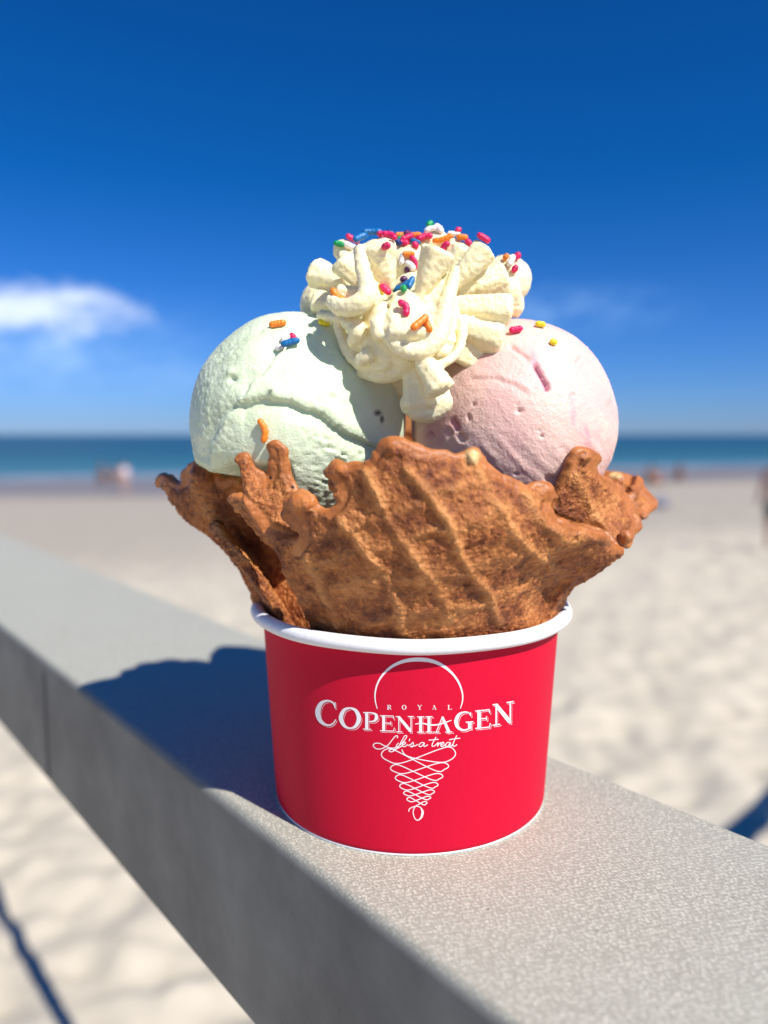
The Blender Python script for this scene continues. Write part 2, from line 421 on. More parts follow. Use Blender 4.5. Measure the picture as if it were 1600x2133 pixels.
for xx in (-1.0, 1.7, 4.2, 6.7):
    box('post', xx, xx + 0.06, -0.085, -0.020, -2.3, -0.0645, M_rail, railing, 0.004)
# the railing turns a right-hand corner outside the frame; its shadow crosses the sand bottom right
ret = empty('return_railing', (0.26, -0.34, 0)); ret.rotation_euler = (0, 0, math.radians(45.0))
tag(ret, 'grey railing beyond the right frame edge, casting the dark shadow bar bottom right', 'railing')
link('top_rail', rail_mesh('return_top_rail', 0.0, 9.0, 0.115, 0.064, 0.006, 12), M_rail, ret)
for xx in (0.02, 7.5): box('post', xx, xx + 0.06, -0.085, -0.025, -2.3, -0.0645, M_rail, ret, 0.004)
# a slim handrail below and beyond the top rail: only its shadow shows, bottom left
hr = empty('lower_handrail', tuple(R0 + RN * 0.70 + Vector((0, 0, -0.92)))); hr.rotation_euler = railing.rotation_euler
tag(hr, 'slim dark handrail behind the wide grey railing, its thin shadow on the sand bottom left', 'handrail')
def tube(name, pts, rad, mat, parent=None, n=12, caps=True):
    vs = []; fs = []; pts = [Vector(p_) for p_ in pts]
    rads = rad if isinstance(rad, (list, tuple)) else [rad] * len(pts)
    up = Vector((0.1, 0.2, 1)).normalized()
    for i, p_ in enumerate(pts):
        d = (pts[min(i + 1, len(pts) - 1)] - pts[max(i - 1, 0)]).normalized()
        a = d.cross(up).normalized(); up = a.cross(d).normalized()
        for k in range(n):
            an = 2 * math.pi * k / n; vs.append(p_ + (a * math.cos(an) + up * math.sin(an)) * rads[i])
    for i in range(len(pts) - 1):
        for k in range(n): fs.append((i * n + k, i * n + (k + 1) % n, (i + 1) * n + (k + 1) % n, (i + 1) * n + k))
    if caps: fs.append(tuple(range(n))[::-1]); fs.append(tuple((len(pts) - 1) * n + k for k in range(n)))
    m_ = mesh(name, vs, fs); bm = bmesh.new(); bm.from_mesh(m_); bmesh.ops.recalc_face_normals(bm, faces=bm.faces); bm.to_mesh(m_); bm.free()
    return link(name, m_, mat, parent)
tube('rail_tube', [(-2.5, 0, 0), (9.0, 0, 0)], 0.029, M_metal, hr)
for xx in (-2.2, 8.6): tube('post', [(xx, 0, -1.4), (xx, 0, -0.01)], 0.018, M_metal, hr)

# ------------------------------------------------------------------ paper cup
CUP = Vector((0.0080, 0.2321, 0.0)); RB, RT, ZT = 0.0414, 0.0447, 0.0570
def cup_r(z): return RB + (RT - RB) * z / ZT
cup = empty('paper_cup', CUP)
tag(cup, 'red paper ice cream cup with white rolled rim and lettering on the grey railing', 'cup')
def revolve(name, prof, mat, parent, n=256, wob=None, closed=False):
    vs = []; fs = []; m_ = len(prof)
    for k in range(n):
        a = 2 * math.pi * k / n
        for j, (r, z_) in enumerate(prof):
            if wob: r, z_ = wob(a, r, z_, j)
            vs.append((r * math.cos(a), r * math.sin(a), z_))
    for k in range(n):
        for j in range(m_ if closed else m_ - 1):
            j2 = (j + 1) % m_
            fs.append((k * m_ + j, ((k + 1) % n) * m_ + j, ((k + 1) % n) * m_ + j2, k * m_ + j2))
    return link(name, mesh(name, vs, fs), mat, parent)
prof = [(0.0405, 0.0006), (0.0410, 0.0005), (RB, 0.0009)] + [(cup_r(z_), z_) for z_ in np.linspace(0.002, ZT - 0.0012, 24)]
revolve('cup_wall', prof, M_red, cup)
revolve('cup_lining', [(RT - 0.0006, ZT), (RT - 0.0007, ZT - 0.003)] + [(cup_r(z_) - 0.0007, z_) for z_ in np.linspace(ZT - 0.006, 0.004, 10)] + [(0.0, 0.0035)], M_paper, cup)
revolve('base_edge', [(0.0398, 0.0), (0.0412, 0.0), (0.0414, 0.0006), (0.0406, 0.0009), (0.0398, 0.0009)], M_paper, cup, closed=True)
rr = 0.00205
def rimwob(a, r, z_, j):
    return r + 0.00012 * math.sin(3 * a + 1) + 0.00008 * math.sin(7 * a), z_ + 0.00018 * math.sin(2 * a + .6) + 0.00007 * math.sin(9 * a)
revolve('cup_rim', [(0.0464 + rr * math.cos(a), ZT + 0.0006 + rr * 0.96 * math.sin(a)) for a in np.linspace(0, 2 * math.pi, 25)[:-1]], M_paper, cup, 360, rimwob, True)

# print on the cup: strokes drawn in a 1600 x 1252 enlargement of the logo, laid onto the cup's wall
K1 = 1600 / 460.0
def on_cup(qx, qy, lift):
    px, py = 640 + qx / K1, 1360 + qy / K1
    d = ray(px, py); o = Vector((0, 0, CAMZ))
    k = (RT - RB) / ZT
    ox, oy = o.x - CUP.x, o.y - CUP.y
    R_ = RB + k * o.z + lift; 
    a = d.x ** 2 + d.y ** 2 - (k * d.z) ** 2; bb = 2 * (ox * d.x + oy * d.y - R_ * k * d.z); cc = ox ** 2 + oy ** 2 - R_ ** 2
    t_ = (-bb - math.sqrt(bb * bb - 4 * a * cc)) / (2 * a)
    return o + d * t_ - CUP
class Ink:
    def __init__(s, lift): s.v = []; s.f = []; s.lift = lift; s.k = 0
    def quadstrip(s, L, R):
        s.k += 1; lift = s.lift + s.k * 3e-7; b0 = len(s.v)
        for (a, b_) in zip(L, R): s.v.append(on_cup(*a, lift)); s.v.append(on_cup(*b_, lift))
        for i in range(len(L) - 1): s.f.append((b0 + 2 * i, b0 + 2 * i + 1, b0 + 2 * i + 3, b0 + 2 * i + 2))
    def stroke(s, pts, n=6, smooth_=True, off=(0, 0), grow=0.0):
        pts = [tuple(p_) if len(p_) == 3 else (*p_, 8) for p_ in pts]
        if smooth_ and len(pts) > 2: pts = catmull(pts, n)
        else:
            q = []
            for i in range(len(pts) - 1):
                for k in range(6): q.append(np.array(pts[i]) * (1 - k / 6) + np.array(pts[i + 1]) * k / 6)
            q.append(np.array(pts[-1])); pts = q
        L = []; R = []
        for i, p_ in enumerate(pts):
            a = pts[max(i - 1, 0)]; b_ = pts[min(i + 1, len(pts) - 1)]
            dx, dy = b_[0] - a[0], b_[1] - a[1]; l = math.hypot(dx, dy) or 1
            hx, hy = -dy / l * (p_[2] / 2 + grow), dx / l * (p_[2] / 2 + grow)
            L.append((p_[0] + hx + off[0], p_[1] + hy + off[1])); R.append((p_[0] - hx + off[0], p_[1] - hy + off[1]))
        s.quadstrip(L, R)
    def build(s, name, mat):
        m_ = mesh(name, s.v, s.f); bm = bmesh.new(); bm.from_mesh(m_)
        cen = Vector((0, 0, 0.03))
        for f in bm.faces:
            f.normal_update()
            c_ = f.calc_center_median()
            if f.normal.dot(Vector((c_.x, c_.y, 0))) < 0: f.normal_flip()
        bm.to_mesh(m_); bm.free()
        return link(name, m_, mat, cup)
# serif capitals in a unit box, y down; (x, y, w) with w in units of letter height
TK, TN, SF = 0.175, 0.055, 0.05
G = {
 'C': [('s', [(0.93, 0.06, 0.04), (0.93, 0.30, 0.05)]), ('c', [(0.93, 0.22, 0.05), (0.80, 0.07, 0.06), (0.55, 0.02, 0.07), (0.25, 0.15, 0.15), (0.10, 0.48, 0.21), (0.22, 0.82, 0.16), (0.52, 0.98, 0.08), (0.80, 0.93, 0.06), (0.97, 0.74, 0.04)])],
 'O': [('c', [(0.5, 0.02, 0.07), (0.24, 0.14, 0.15), (0.10, 0.5, 0.21), (0.24, 0.86, 0.15), (0.5, 0.98, 0.07), (0.76, 0.86, 0.15), (0.90, 0.5, 0.21), (0.76, 0.14, 0.15), (0.5, 0.02, 0.07)])],
 'P': [('s', [(0.28, 0.0, TK), (0.28, 1.0, TK)]), ('s', [(0.04, 0.03, SF), (0.5, 0.03, SF)]), ('s', [(0.04, 0.97, SF), (0.56, 0.97, SF)]), ('c', [(0.35, 0.03, 0.06), (0.65, 0.04, 0.07), (0.88, 0.14, 0.15), (0.90, 0.34, 0.19), (0.74, 0.50, 0.10), (0.42, 0.54, 0.06)])],
 'E': [('s', [(0.27, 0.0, TK), (0.27, 1.0, TK)]), ('s', [(0.03, 0.03, SF), (0.90, 0.03, SF)]), ('s', [(0.90, 0.0, 0.04), (0.93, 0.22, 0.05)]), ('s', [(0.3, 0.48, SF), (0.74, 0.48, SF)]), ('s', [(0.74, 0.37, 0.045), (0.74, 0.60, 0.045)]), ('s', [(0.03, 0.97, SF), (0.93, 0.97, SF)]), ('s', [(0.90, 1.0, 0.05), (0.98, 0.76, 0.04)])],
 'N': [('s', [(0.17, 0.0, TN), (0.17, 1.0, TN)]), ('s', [(0.0, 0.97, SF), (0.36, 0.97, SF)]), ('s', [(0.0, 0.03, SF), (0.24, 0.03, SF)]), ('s', [(0.16, 0.05, 0.17), (0.84, 0.93, 0.19)]), ('s', [(0.86, 0.0, TN), (0.86, 1.0, TN)]), ('s', [(0.68, 0.03, SF), (1.02, 0.03, SF)])],
 'H': [('s', [(0.24, 0.0, TK), (0.24, 1.0, TK)]), ('s', [(0.0, 0.97, SF), (0.48, 0.97, SF)]), ('s', [(0.0, 0.03, SF), (0.48, 0.03, SF)]), ('s', [(0.80, 0.0, TK), (0.80, 1.0, TK)]), ('s', [(0.56, 0.03, SF), (1.04, 0.03, SF)]), ('s', [(0.58, 0.97, SF), (1.04, 0.97, SF)])],
 'A': [('s', [(0.48, 0.0, TN), (0.14, 1.0, TN)]), ('s', [(0.47, 0.02, 0.14), (0.83, 1.0, 0.20)]), ('s', [(0.0, 0.97, SF), (0.32, 0.97, SF)]), ('s', [(0.62, 0.97, SF), (1.0, 0.97, SF)])],
 'G': [('s', [(0.88, 0.04, 0.04), (0.89, 0.26, 0.05)]), ('c', [(0.88, 0.2, 0.05), (0.76, 0.06, 0.06), (0.52, 0.02, 0.07), (0.24, 0.15, 0.15), (0.10, 0.5, 0.21), (0.22, 0.84, 0.16), (0.52, 0.98, 0.08), (0.84, 0.90, 0.07)]), ('s', [(0.84, 0.56, 0.18), (0.84, 0.93, 0.18)]), ('s', [(0.62, 0.56, SF), (1.03, 0.56, SF)])],
 'R': [('s', [(0.26, 0.0, 0.19), (0.26, 1.0, 0.19)]), ('s', [(0.04, 0.03, 0.07), (0.5, 0.03, 0.07)]), ('s', [(0.04, 0.97, 0.07), (0.5, 0.97, 0.07)]), ('c', [(0.35, 0.03, 0.08), (0.66, 0.05, 0.1), (0.82, 0.25, 0.17), (0.64, 0.46, 0.1), (0.36, 0.5, 0.07)]), ('s', [(0.52, 0.5, 0.16), (0.95, 0.97, 0.16)])],
 'Y': [('s', [(0.5, 0.5, 0.18), (0.5, 1.0, 0.18)]), ('s', [(0.12, 0.02, 0.17), (0.5, 0.55, 0.17)]), ('s', [(0.88, 0.02, 0.08), (0.5, 0.55, 0.08)]), ('s', [(0.0, 0.03, 0.07), (0.32, 0.03, 0.07)]), ('s', [(0.7, 0.03, 0.07), (1.0, 0.03, 0.07)]), ('s', [(0.28, 0.97, 0.07), (0.72, 0.97, 0.07)])],
 'L': [('s', [(0.28, 0.0, 0.19), (0.28, 1.0, 0.19)]), ('s', [(0.04, 0.03, 0.07), (0.52, 0.03, 0.07)]), ('s', [(0.04, 0.97, 0.07), (0.92, 0.97, 0.07)]), ('s', [(0.9, 1.0, 0.06), (0.97, 0.7, 0.05)])],
}
def put(ink, ch, x0, x1, yt, yb, slope=0.0, off=(0, 0), grow=0.0, slant=0.0):
    """letter box: x0..x1, top and bottom at its left side, slope = rise of the baseline towards the right"""
    H = yb - yt
    for kind_, pts in G[ch]:
        q = []
        for (x, y, w_) in pts:
            X_ = x0 + x * (x1 - x0) + slant * (1 - y) * H; q.append((X_, yt + y * H + slope * (X_ - x0), w_ * H))
        ink.stroke(q, smooth_=(kind_ == 'c'), off=off, grow=grow)
word = [('C', 62, 212, 338, 522, 0.06), ('O', 228, 392, 392, 546, 0.04), ('P', 400, 512, 428, 556, 0.03), ('E', 524, 634, 452, 568, 0.02), ('N', 642, 770, 458, 576, 0.0),
        ('H', 796, 904, 460, 578, -0.01), ('A', 914, 1052, 462, 578, -0.01), ('G', 1066, 1200, 430, 566, -0.05), ('E', 1214, 1330, 418, 552, -0.10), ('N', 1344, 1492, 372, 530, -0.16)]
ink_sh = Ink(0.00001); ink_rd = Ink(0.00003); ink_w = Ink(0.00006)
for (ch, a, b_, yt, yb, sl_) in word:
    put(ink_sh, ch, a, b_, yt, yb, sl_, off=(8, 9)); put(ink_rd, ch, a, b_, yt, yb, sl_, off=(4.5, 4.5), grow=2.0); put(ink_w, ch, a, b_, yt, yb, sl_)
swash = [(782, 516, 6), (830, 510, 8), (880, 520, 10), (930, 522, 10), (990, 508, 8), (1046, 488, 5)]
ink_w.stroke(swash)
for (ch, x) in zip('ROYAL', (593, 702, 815, 920, 1032)):
    put(ink_w, ch, x - 16, x + 17, 378, 411)
ink_w.build('lettering', M_print); ink_sh.build('letter_outline', M_print); ink_rd.build('letter_gap', M_red)
em = Ink(0.00006)
em.stroke([(508, 405, 5), (494, 350, 8), (493, 285, 10), (515, 210, 12), (560, 145, 15), (625, 92, 20), (710, 58, 25), (810, 48, 29), (905, 60, 26), (985, 95, 21), (1050, 148, 16), (1098, 215, 13), (1124, 290, 10), (1125, 350, 8), (1110, 403, 5)])
em.build('arc_emblem', M_print)
scr = Ink(0.00006)
for st in ([(652, 618), (655, 603), (640, 603), (618, 628), (585, 668), (540, 694), (500, 694), (478, 672), (492, 656), (525, 656), (565, 676), (610, 690), (648, 684)],
           [(662, 652), (646, 672), (652, 682), (672, 668)], [(672, 668), (706, 632), (722, 604), (706, 602), (684, 640), (652, 690), (615, 716), (592, 710), (606, 700), (650, 694), (690, 672)],
           [(690, 668), (712, 656), (706, 646), (692, 656), (690, 674), (706, 679), (728, 664)], [(744, 622), (738, 640)],
           [(730, 672), (752, 662), (766, 648), (770, 664), (762, 680), (746, 677), (780, 674), (802, 662)],
           [(848, 652), (828, 650), (810, 668), (818, 680), (834, 672), (850, 652), (844, 674), (856, 677), (874, 664)],
           [(934, 610), (908, 656), (906, 676), (922, 674), (942, 656)], [(880, 632), (912, 630), (952, 626)],
           [(942, 656), (950, 650), (944, 678), (956, 658), (972, 650)], [(972, 668), (990, 656), (984, 647), (970, 658), (970, 676), (986, 676), (1004, 662)],
           [(1036, 650), (1016, 650), (1002, 668), (1010, 679), (1024, 671), (1038, 650), (1034, 672), (1044, 675), (1056, 660)],
           [(1084, 598), (1062, 645), (1056, 668), (1066, 677), (1086, 664)], [(1028, 630), (1060, 624), (1108, 618)]):
    scr.stroke([(x, y, 6.2) for (x, y) in st])
scr.build('script_lettering', M_print)
sw = Ink(0.00006)
Rr = [(1075, 683, 795), (1025, 797, 853), (983, 875, 920), (948, 940, 977), (922, 993, 1025), (895, 1040, 1062), (868, 1077, 1100)]
Ll = [(537, 697, 798), (603, 812, 873), (638, 885, 938), (670, 948, 992), (698, 1003, 1035), (722, 1048, 1078)]
cx_ = 803; pts = [(685, 700), (735, 752)]
for k in range(7):
    xr, yt, yb = Rr[k]; A_ = xr - cx_
    pts += [(cx_ + A_ * 0.55, yb - (yb - yt) * .02), (cx_ + A_ * 0.88, yb - (yb - yt) * 0.2), (xr, (yt + yb) / 2 - (yb - yt) * .1), (cx_ + A_ * 0.86, yt), (cx_ + A_ * 0.55, yt + (yb - yt) * .15)]
    if k < 6:
        xl, yt, yb = Ll[k]; A_ = cx_ - xl
        pts += [(cx_ - A_ * 0.45, yb), (cx_ - A_ * 0.85, yb - (yb - yt) * .2), (xl, (yt + yb) / 2 - (yb - yt) * .1), (cx_ - A_ * 0.86, yt), (cx_ - A_ * 0.58, yt + (yb - yt) * .15)]
pts += [(820, 1092), (785, 1112), (768, 1150), (778, 1195), (800, 1213), (824, 1196), (836, 1160), (826, 1125), (800, 1112), (768, 1116), (742, 1130), (735, 1150)]
sw.stroke([(x, y, 6.5) for (x, y) in pts], n=7)
sw.stroke([(822, 1122, 6), (836, 1150, 16), (828, 1190, 14), (806, 1212, 5)])
sw.build('swirl_emblem', M_print)

# ------------------------------------------------------------------ waffle bowl
def tps(anchors):
    A = np.array(anchors, float); n = len(A); S = 300.0
    q = A[:, :2] / S
    def U(r2): return np.where(r2 > 1e-12, r2 * np.log(r2 + 1e-12), 0)
    K = U(((q[:, None] - q[None]) ** 2).sum(2)) + 0.004 * np.eye(n)
    Pm = np.c_[np.ones(n), q]
    M_ = np.block([[K, Pm], [Pm.T, np.zeros((3, 3))]])
    sol = np.linalg.solve(M_, np.r_[A[:, 2], 0, 0, 0])
    def f(x, y):
        p_ = np.stack([x, y], 1) / S
        return U(((p_[:, None] - q[None]) ** 2).sum(2)) @ sol[:n] + np.c_[np.ones(len(p_)), p_] @ sol[n:]
    return f
def inside(px, py, poly):
    c_ = np.zeros(px.shape, bool); n = len(poly)
    for i in range(n):
        x0, y0 = poly[i]; x1, y1 = poly[(i + 1) % n]
        m_ = ((y0 > py) != (y1 > py)) & (px < (x1 - x0) * (py - y0) / (y1 - y0 + 1e-12) + x0)
        c_ ^= m_
    return c_
def sheet(outline, anchors, thick, step=9):
    ol = catmull(outline, 4, True); ol = [(float(a), float(b_)) for a, b_ in ol]
    xs = np.arange(min(a for a, _ in ol), max(a for a, _ in ol), step); ysx = np.arange(min(b_ for _, b_ in ol), max(b_ for _, b_ in ol), step)
    gx, gy = np.meshgrid(xs, ysx); gx = gx.ravel() + rng.uniform(-1, 1, gx.size); gy = gy.ravel() + rng.uniform(-1, 1, gy.size)
    m_ = inside(gx, gy, ol); gx, gy = gx[m_], gy[m_]
    d, _, _ = seg_dist(gx, gy, ol + [ol[0]]); gx, gy = gx[d > step * .5], gy[d > step * .5]
    pts = [Vector(p_) for p_ in ol] + [Vector((a, b_)) for a, b_ in zip(gx, gy)]
    n = len(ol)
    r = delaunay_2d_cdt(pts, [(i, (i + 1) % n) for i in range(n)], [], 1, 1e-4)
    v2 = np.array([(v.x, v.y) for v in r[0]]); tri = [tuple(f) for f in r[2]]
    Yd = tps(anchors)(v2[:, 0], v2[:, 1])
    co = Pn(v2[:, 0], v2[:, 1], Yd)
    return solid(co, tri, thick)
def solid(co, tri, thick):
    me = mesh('t', co, tri)
    bm = bmesh.new(); bm.from_mesh(me); bmesh.ops.recalc_face_normals(bm, faces=bm.faces); bm.to_mesh(me); bm.free()
    no = get_no(me); n = len(co); h_ = thick / 2
    h_ = h_ if np.ndim(h_) == 0 else h_[:, None]
    v = np.r_[co + no * h_, co - no * h_]
    f = [tuple(p_.vertices) for p_ in me.polygons]
    cnt = {}
    for t_ in f:
        for i in range(len(t_)):
            e = (t_[i], t_[(i + 1) % len(t_)]); cnt[e] = cnt.get(e, 0) + 1
    ff = list(f) + [tuple(i + n for i in reversed(t_)) for t_ in f]
    for (a, b_) in cnt:
        if (b_, a) not in cnt: ff.append((b_, a, a + n, b_ + n))
    bpy.data.meshes.remove(me)
    return v, ff
class Pile:
    def __init__(s): s.v = []; s.f = []; s.n = 0
    def add(s, v, f):
        s.v.append(np.asarray(v)); s.f += [tuple(i + s.n for i in t_) for t_ in f]; s.n += len(v)
    def mesh(s, name): return mesh(name, np.concatenate(s.v), s.f)
_ico = bmesh.new(); bmesh.ops.create_icosphere(_ico, subdivisions=3, radius=1); ICO_V = np.array([v.co[:] for v in _ico.verts]); ICO_F = [tuple(v.index for v in f.verts) for f in _ico.faces]; _ico.free()
def ball(pile, c_, r, s=(1, 1, 1)): pile.add(ICO_V * np.array(s) * r + np.array(c_), ICO_F)

wp = Pile()
front = [(486, 1032), (503, 1031), (512, 1046), (540, 1078), (556, 1100), (575, 1112), (600, 1120), (622, 1120), (628, 1108), (618, 1088), (604, 1070), (600, 1048), (610, 1032), (632, 1026), (650, 1036), (660, 1054), (676, 1064), (694, 1062), (708, 1048), (714, 1030), (708, 1008), (692, 990), (690, 974), (704, 965), (730, 966), (764, 960), (786, 944), (798, 924), (818, 913), (844, 918), (878, 935), (920, 942), (962, 947), (974, 938), (992, 938), (1001, 950), (1012, 968), (1050, 992), (1096, 1012), (1114, 1004), (1136, 1010), (1150, 1028), (1148, 1048), (1140, 1060), (1160, 1082), (1200, 1098), (1232, 1103), (1258, 1118), (1276, 1138), (1292, 1142), (1282, 1158), (1240, 1190), (1192, 1222), (1160, 1262), (1110, 1325), (1020, 1350), (860, 1362), (730, 1352), (668, 1330), (648, 1290), (612, 1220), (580, 1150), (540, 1110), (508, 1070), (488, 1048)]
fa = [(490, 1042, .196), (550, 1110, .194), (600, 1200, .196), (655, 1310, .203), (625, 1032, .184), (700, 970, .181), (650, 1120, .186), (820, 916, .175), (860, 1060, .1755), (860, 1180, .180), (860, 1350, .1925), (980, 942, .1775), (1060, 1100, .1785), (1140, 1015, .187), (1160, 1090, .186), (1240, 1110, .193), (1285, 1145, .204), (1220, 1190, .206), (1110, 1310, .205), (1000, 1340, .195), (1165, 1255, .217), (700, 1220, .190), (1020, 1230, .188), (740, 1340, .196)]
v, f = sheet(front, fa, 0.0026); wp.add(v, f)
leftp = [(332, 1000), (338, 990), (352, 990), (366, 1003), (384, 1004), (386, 980), (402, 963), (425, 957), (446, 963), (455, 985), (462, 1003), (478, 992), (520, 1006), (570, 1006), (615, 1040), (650, 1180), (700, 1300), (640, 1330), (575, 1310), (538, 1268), (518, 1222), (484, 1162), (440, 1118), (402, 1088), (370, 1050), (346, 1018)]
la = [(335, 1000, .238), (420, 960, .217), (450, 1010, .218), (400, 1080, .226), (480, 1150, .227), (540, 1260, .227), (620, 1290, .218), (600, 1150, .224), (560, 1050, .220), (480, 1000, .218), (610, 1050, .218), (690, 1300, .214)]
v, f = sheet(leftp, la, 0.0026); wp.add(v, f)
flap = [(498, 950), (508, 944), (522, 954), (530, 974), (545, 984), (546, 1000), (556, 1002), (567, 988), (567, 955), (561, 922), (570, 916), (588, 924), (596, 940), (600, 968), (612, 1020), (622, 1068), (634, 1120), (620, 1150), (585, 1140), (545, 1105), (520, 1070), (505, 1045), (513, 1022), (503, 990)]
va = [(510, 948, .1945), (540, 1000, .1955), (580, 925, .1925), (610, 1010, .1925), (620, 1080, .1925), (620, 1145, .191), (560, 1110, .193), (515, 1050, .1925)]
v, f = sheet(flap, va, 0.0024, 7); wp.add(v, f)
rightf = [(1138, 1062), (1150, 1035), (1172, 992), (1188, 962), (1198, 940), (1212, 933), (1231, 937), (1241, 951), (1236, 972), (1252, 990), (1274, 1004), (1290, 1018), (1308, 1038), (1316, 1062), (1329, 1084), (1322, 1104), (1304, 1130), (1288, 1148), (1262, 1128), (1232, 1112), (1180, 1104), (1150, 1085)]
ra = [(1145, 1062, .2005), (1215, 940, .2005), (1190, 1000, .2015), (1235, 1050, .2085), (1285, 1140, .2070), (1322, 1090, .216), (1290, 1020, .2185), (1210, 1095, .2065), (1250, 1000, .2085)]
v, f = sheet(rightf, ra, 0.0028, 7); wp.add(v, f)
tip = [(1250, 1000), (1264, 984), (1292, 988), (1325, 1002), (1345, 1024), (1357, 1046), (1338, 1066), (1320, 1082), (1290, 1092), (1262, 1050)]
ta = [(1255, 1000, .244), (1300, 992, .243), (1355, 1046, .240), (1322, 1080, .230), (1290, 1085, .226), (1262, 1050, .232)]
v, f = sheet(tip, ta, 0.0028, 7); wp.add(v, f)
# back and base of the bowl, a flared wall with a wavy lip
zs = np.linspace(0, 1, 26); angs = np.radians(np.linspace(-32, 210, 134))
bv = []
for a in angs:
    ed = min(1, (a - angs[0]) / 0.5, (angs[-1] - a) / 0.5)
    ztop = 0.092 + 0.030 * math.exp(-((a - math.radians(92)) / 0.35) ** 2) + 0.004 * math.sin(5 * a) + 0.003 * math.sin(11 * a + 1) - 0.013 * (1 - ed)
    for q in zs:
        z_ = 0.046 + (ztop - 0.046) * q
        r = np.interp(z_, [0.046, 0.058, 0.063, 0.073, 0.083, 0.094, 0.1], [0.0385, 0.0405, 0.0440, 0.0505, 0.0595, 0.0690, 0.0725])
        r *= 1 + 0.03 * q * math.sin(7 * a)
        bv.append((CUP.x + r * math.cos(a), CUP.y + r * math.sin(a), z_))
nz_ = len(zs); bf = [(i * nz_ + j, (i + 1) * nz_ + j, (i + 1) * nz_ + j + 1, i * nz_ + j + 1) for i in range(len(angs) - 1) for j in range(nz_ - 1)]
v, f = solid(np.array(bv), bf, 0.0028); wp.add(v, f)
# the closed bottom inside the cup
dv = []; df = []
for i in range(64):
    a = 2 * math.pi * i / 64
    for r, z_ in ((0.002, 0.030), (0.02, 0.031), (0.034, 0.036), (0.0385, 0.047), (0.0400, 0.056)): dv.append((CUP.x + r * math.cos(a), CUP.y + r * math.sin(a), z_))
for i in range(64):
    for j in range(4): df.append((i * 5 + j, ((i + 1) % 64) * 5 + j, ((i + 1) % 64) * 5 + j + 1, i * 5 + j + 1))
v, f = solid(np.array(dv), df, 0.0026); wp.add(v, f)
# thick, blistered beads along the lips
def lip(points, anchors, r0=1.6, skip=0):
    ff_ = tps(anchors); pl = catmull(points, 9)
    for k, (x, y) in enumerate(pl):
        r = (r0 * 0.76 + 0.28 * math.sin(k * .55 + r0) + 0.22 * math.sin(k * .21)) * 1e-3
        c_ = P(x, y + 7, float(ff_(np.array([x]), np.array([y + 7]))[0]))
        ball(wp, c_, r, (1.1, 0.95, 1))
lip(front[:8], fa, 1.5); lip(front[9:26], fa, 1.7); lip(front[26:42], fa, 1.55); lip(front[43:50], fa, 1.7)
lip(leftp[:11], la, 1.5); lip(flap[:19], va, 1.25); lip(rightf[3:17], ra, 1.4); lip(tip[1:7], ta, 1.5)
for (x, y, d, r) in ((628, 1048, .183, 3.1), (1130, 1026, .186, 3.0), (818, 932, .1755, 2.6), (708, 982, .180, 2.5), (424, 982, .2155, 3.3), (986, 948, .1765, 1.9), (1218, 950, .2003, 2.0), (512, 962, .1965, 1.9), (1290, 1000, .241, 2.1), (1306, 1118, .206, 1.9)):
    ball(wp, P(x, y, d), r * 1e-3)
me = remesh(wp.mesh('waffle'), 0.00052, 5, 0.6)
co = get_co(me); no = get_no(me); px, py = toPx(co)
ribs = [[(849, 975), (904, 1040), (938, 1091), (955, 1155), (1006, 1223), (1040, 1290)], [(985, 955), (1023, 1044), (1061, 1095), (1099, 1138), (1150, 1178)], [(764, 985), (806, 1083), (861, 1155), (904, 1206), (938, 1290)], [(690, 1060), (742, 1120), (790, 1180), (820, 1240), (836, 1320)], [(1180, 985), (1231, 1049), (1252, 1090)], [(400, 1010), (450, 1080), (520, 1170)], [(1090, 1015), (1120, 1080), (1180, 1130)], [(620, 1130), (660, 1200), (700, 1300)]]
cross = [[(620, 1260), (740, 1215), (860, 1195), (980, 1185), (1100, 1150), (1230, 1130)], [(640, 1130), (760, 1090), (880, 1050), (1000, 1010)], [(760, 1300), (900, 1275), (1050, 1240), (1160, 1200)], [(600, 1190), (700, 1165), (800, 1140), (930, 1110), (1060, 1060)]]
wx = fbm(co, 90, 2, .5, 5.0) * 22; wy = fbm(co, 90, 2, .5, 8.0) * 22
rib = np.zeros(len(co)); 
brk = 0.45 + 0.75 * sstep(fbm(co, 110, 2, .5, 21.0), -0.35, 0.35)
for L_ in ribs:
    d, _, pr = seg_dist(px + wx * .6, py + wy * .6, L_); rib = np.maximum(rib, np.exp(-(d / 11) ** 2) * brk)
for L_ in cross:
    d, _, pr = seg_dist(px + wx, py + wy, L_); rib = np.maximum(rib, 0.5 * np.exp(-(d / 12) ** 2) * brk)
facing = sstep(-(no[:, 1]), 0.05, 0.5)
# generic diagonal grid for the sides the photograph does not show
an = np.arctan2(co[:, 1] - CUP.y, co[:, 0] - CUP.x); sgrid = an * 0.05 * 75 + co[:, 2] * 75; sgrid2 = an * 0.05 * 75 - co[:, 2] * 75
gen = np.maximum(np.exp(-((sgrid - np.round(sgrid)) / 0.12) ** 2), 0.7 * np.exp(-((sgrid2 - np.round(sgrid2)) / 0.12) ** 2))
rib = rib * facing + gen * 0.6 * (1 - facing)
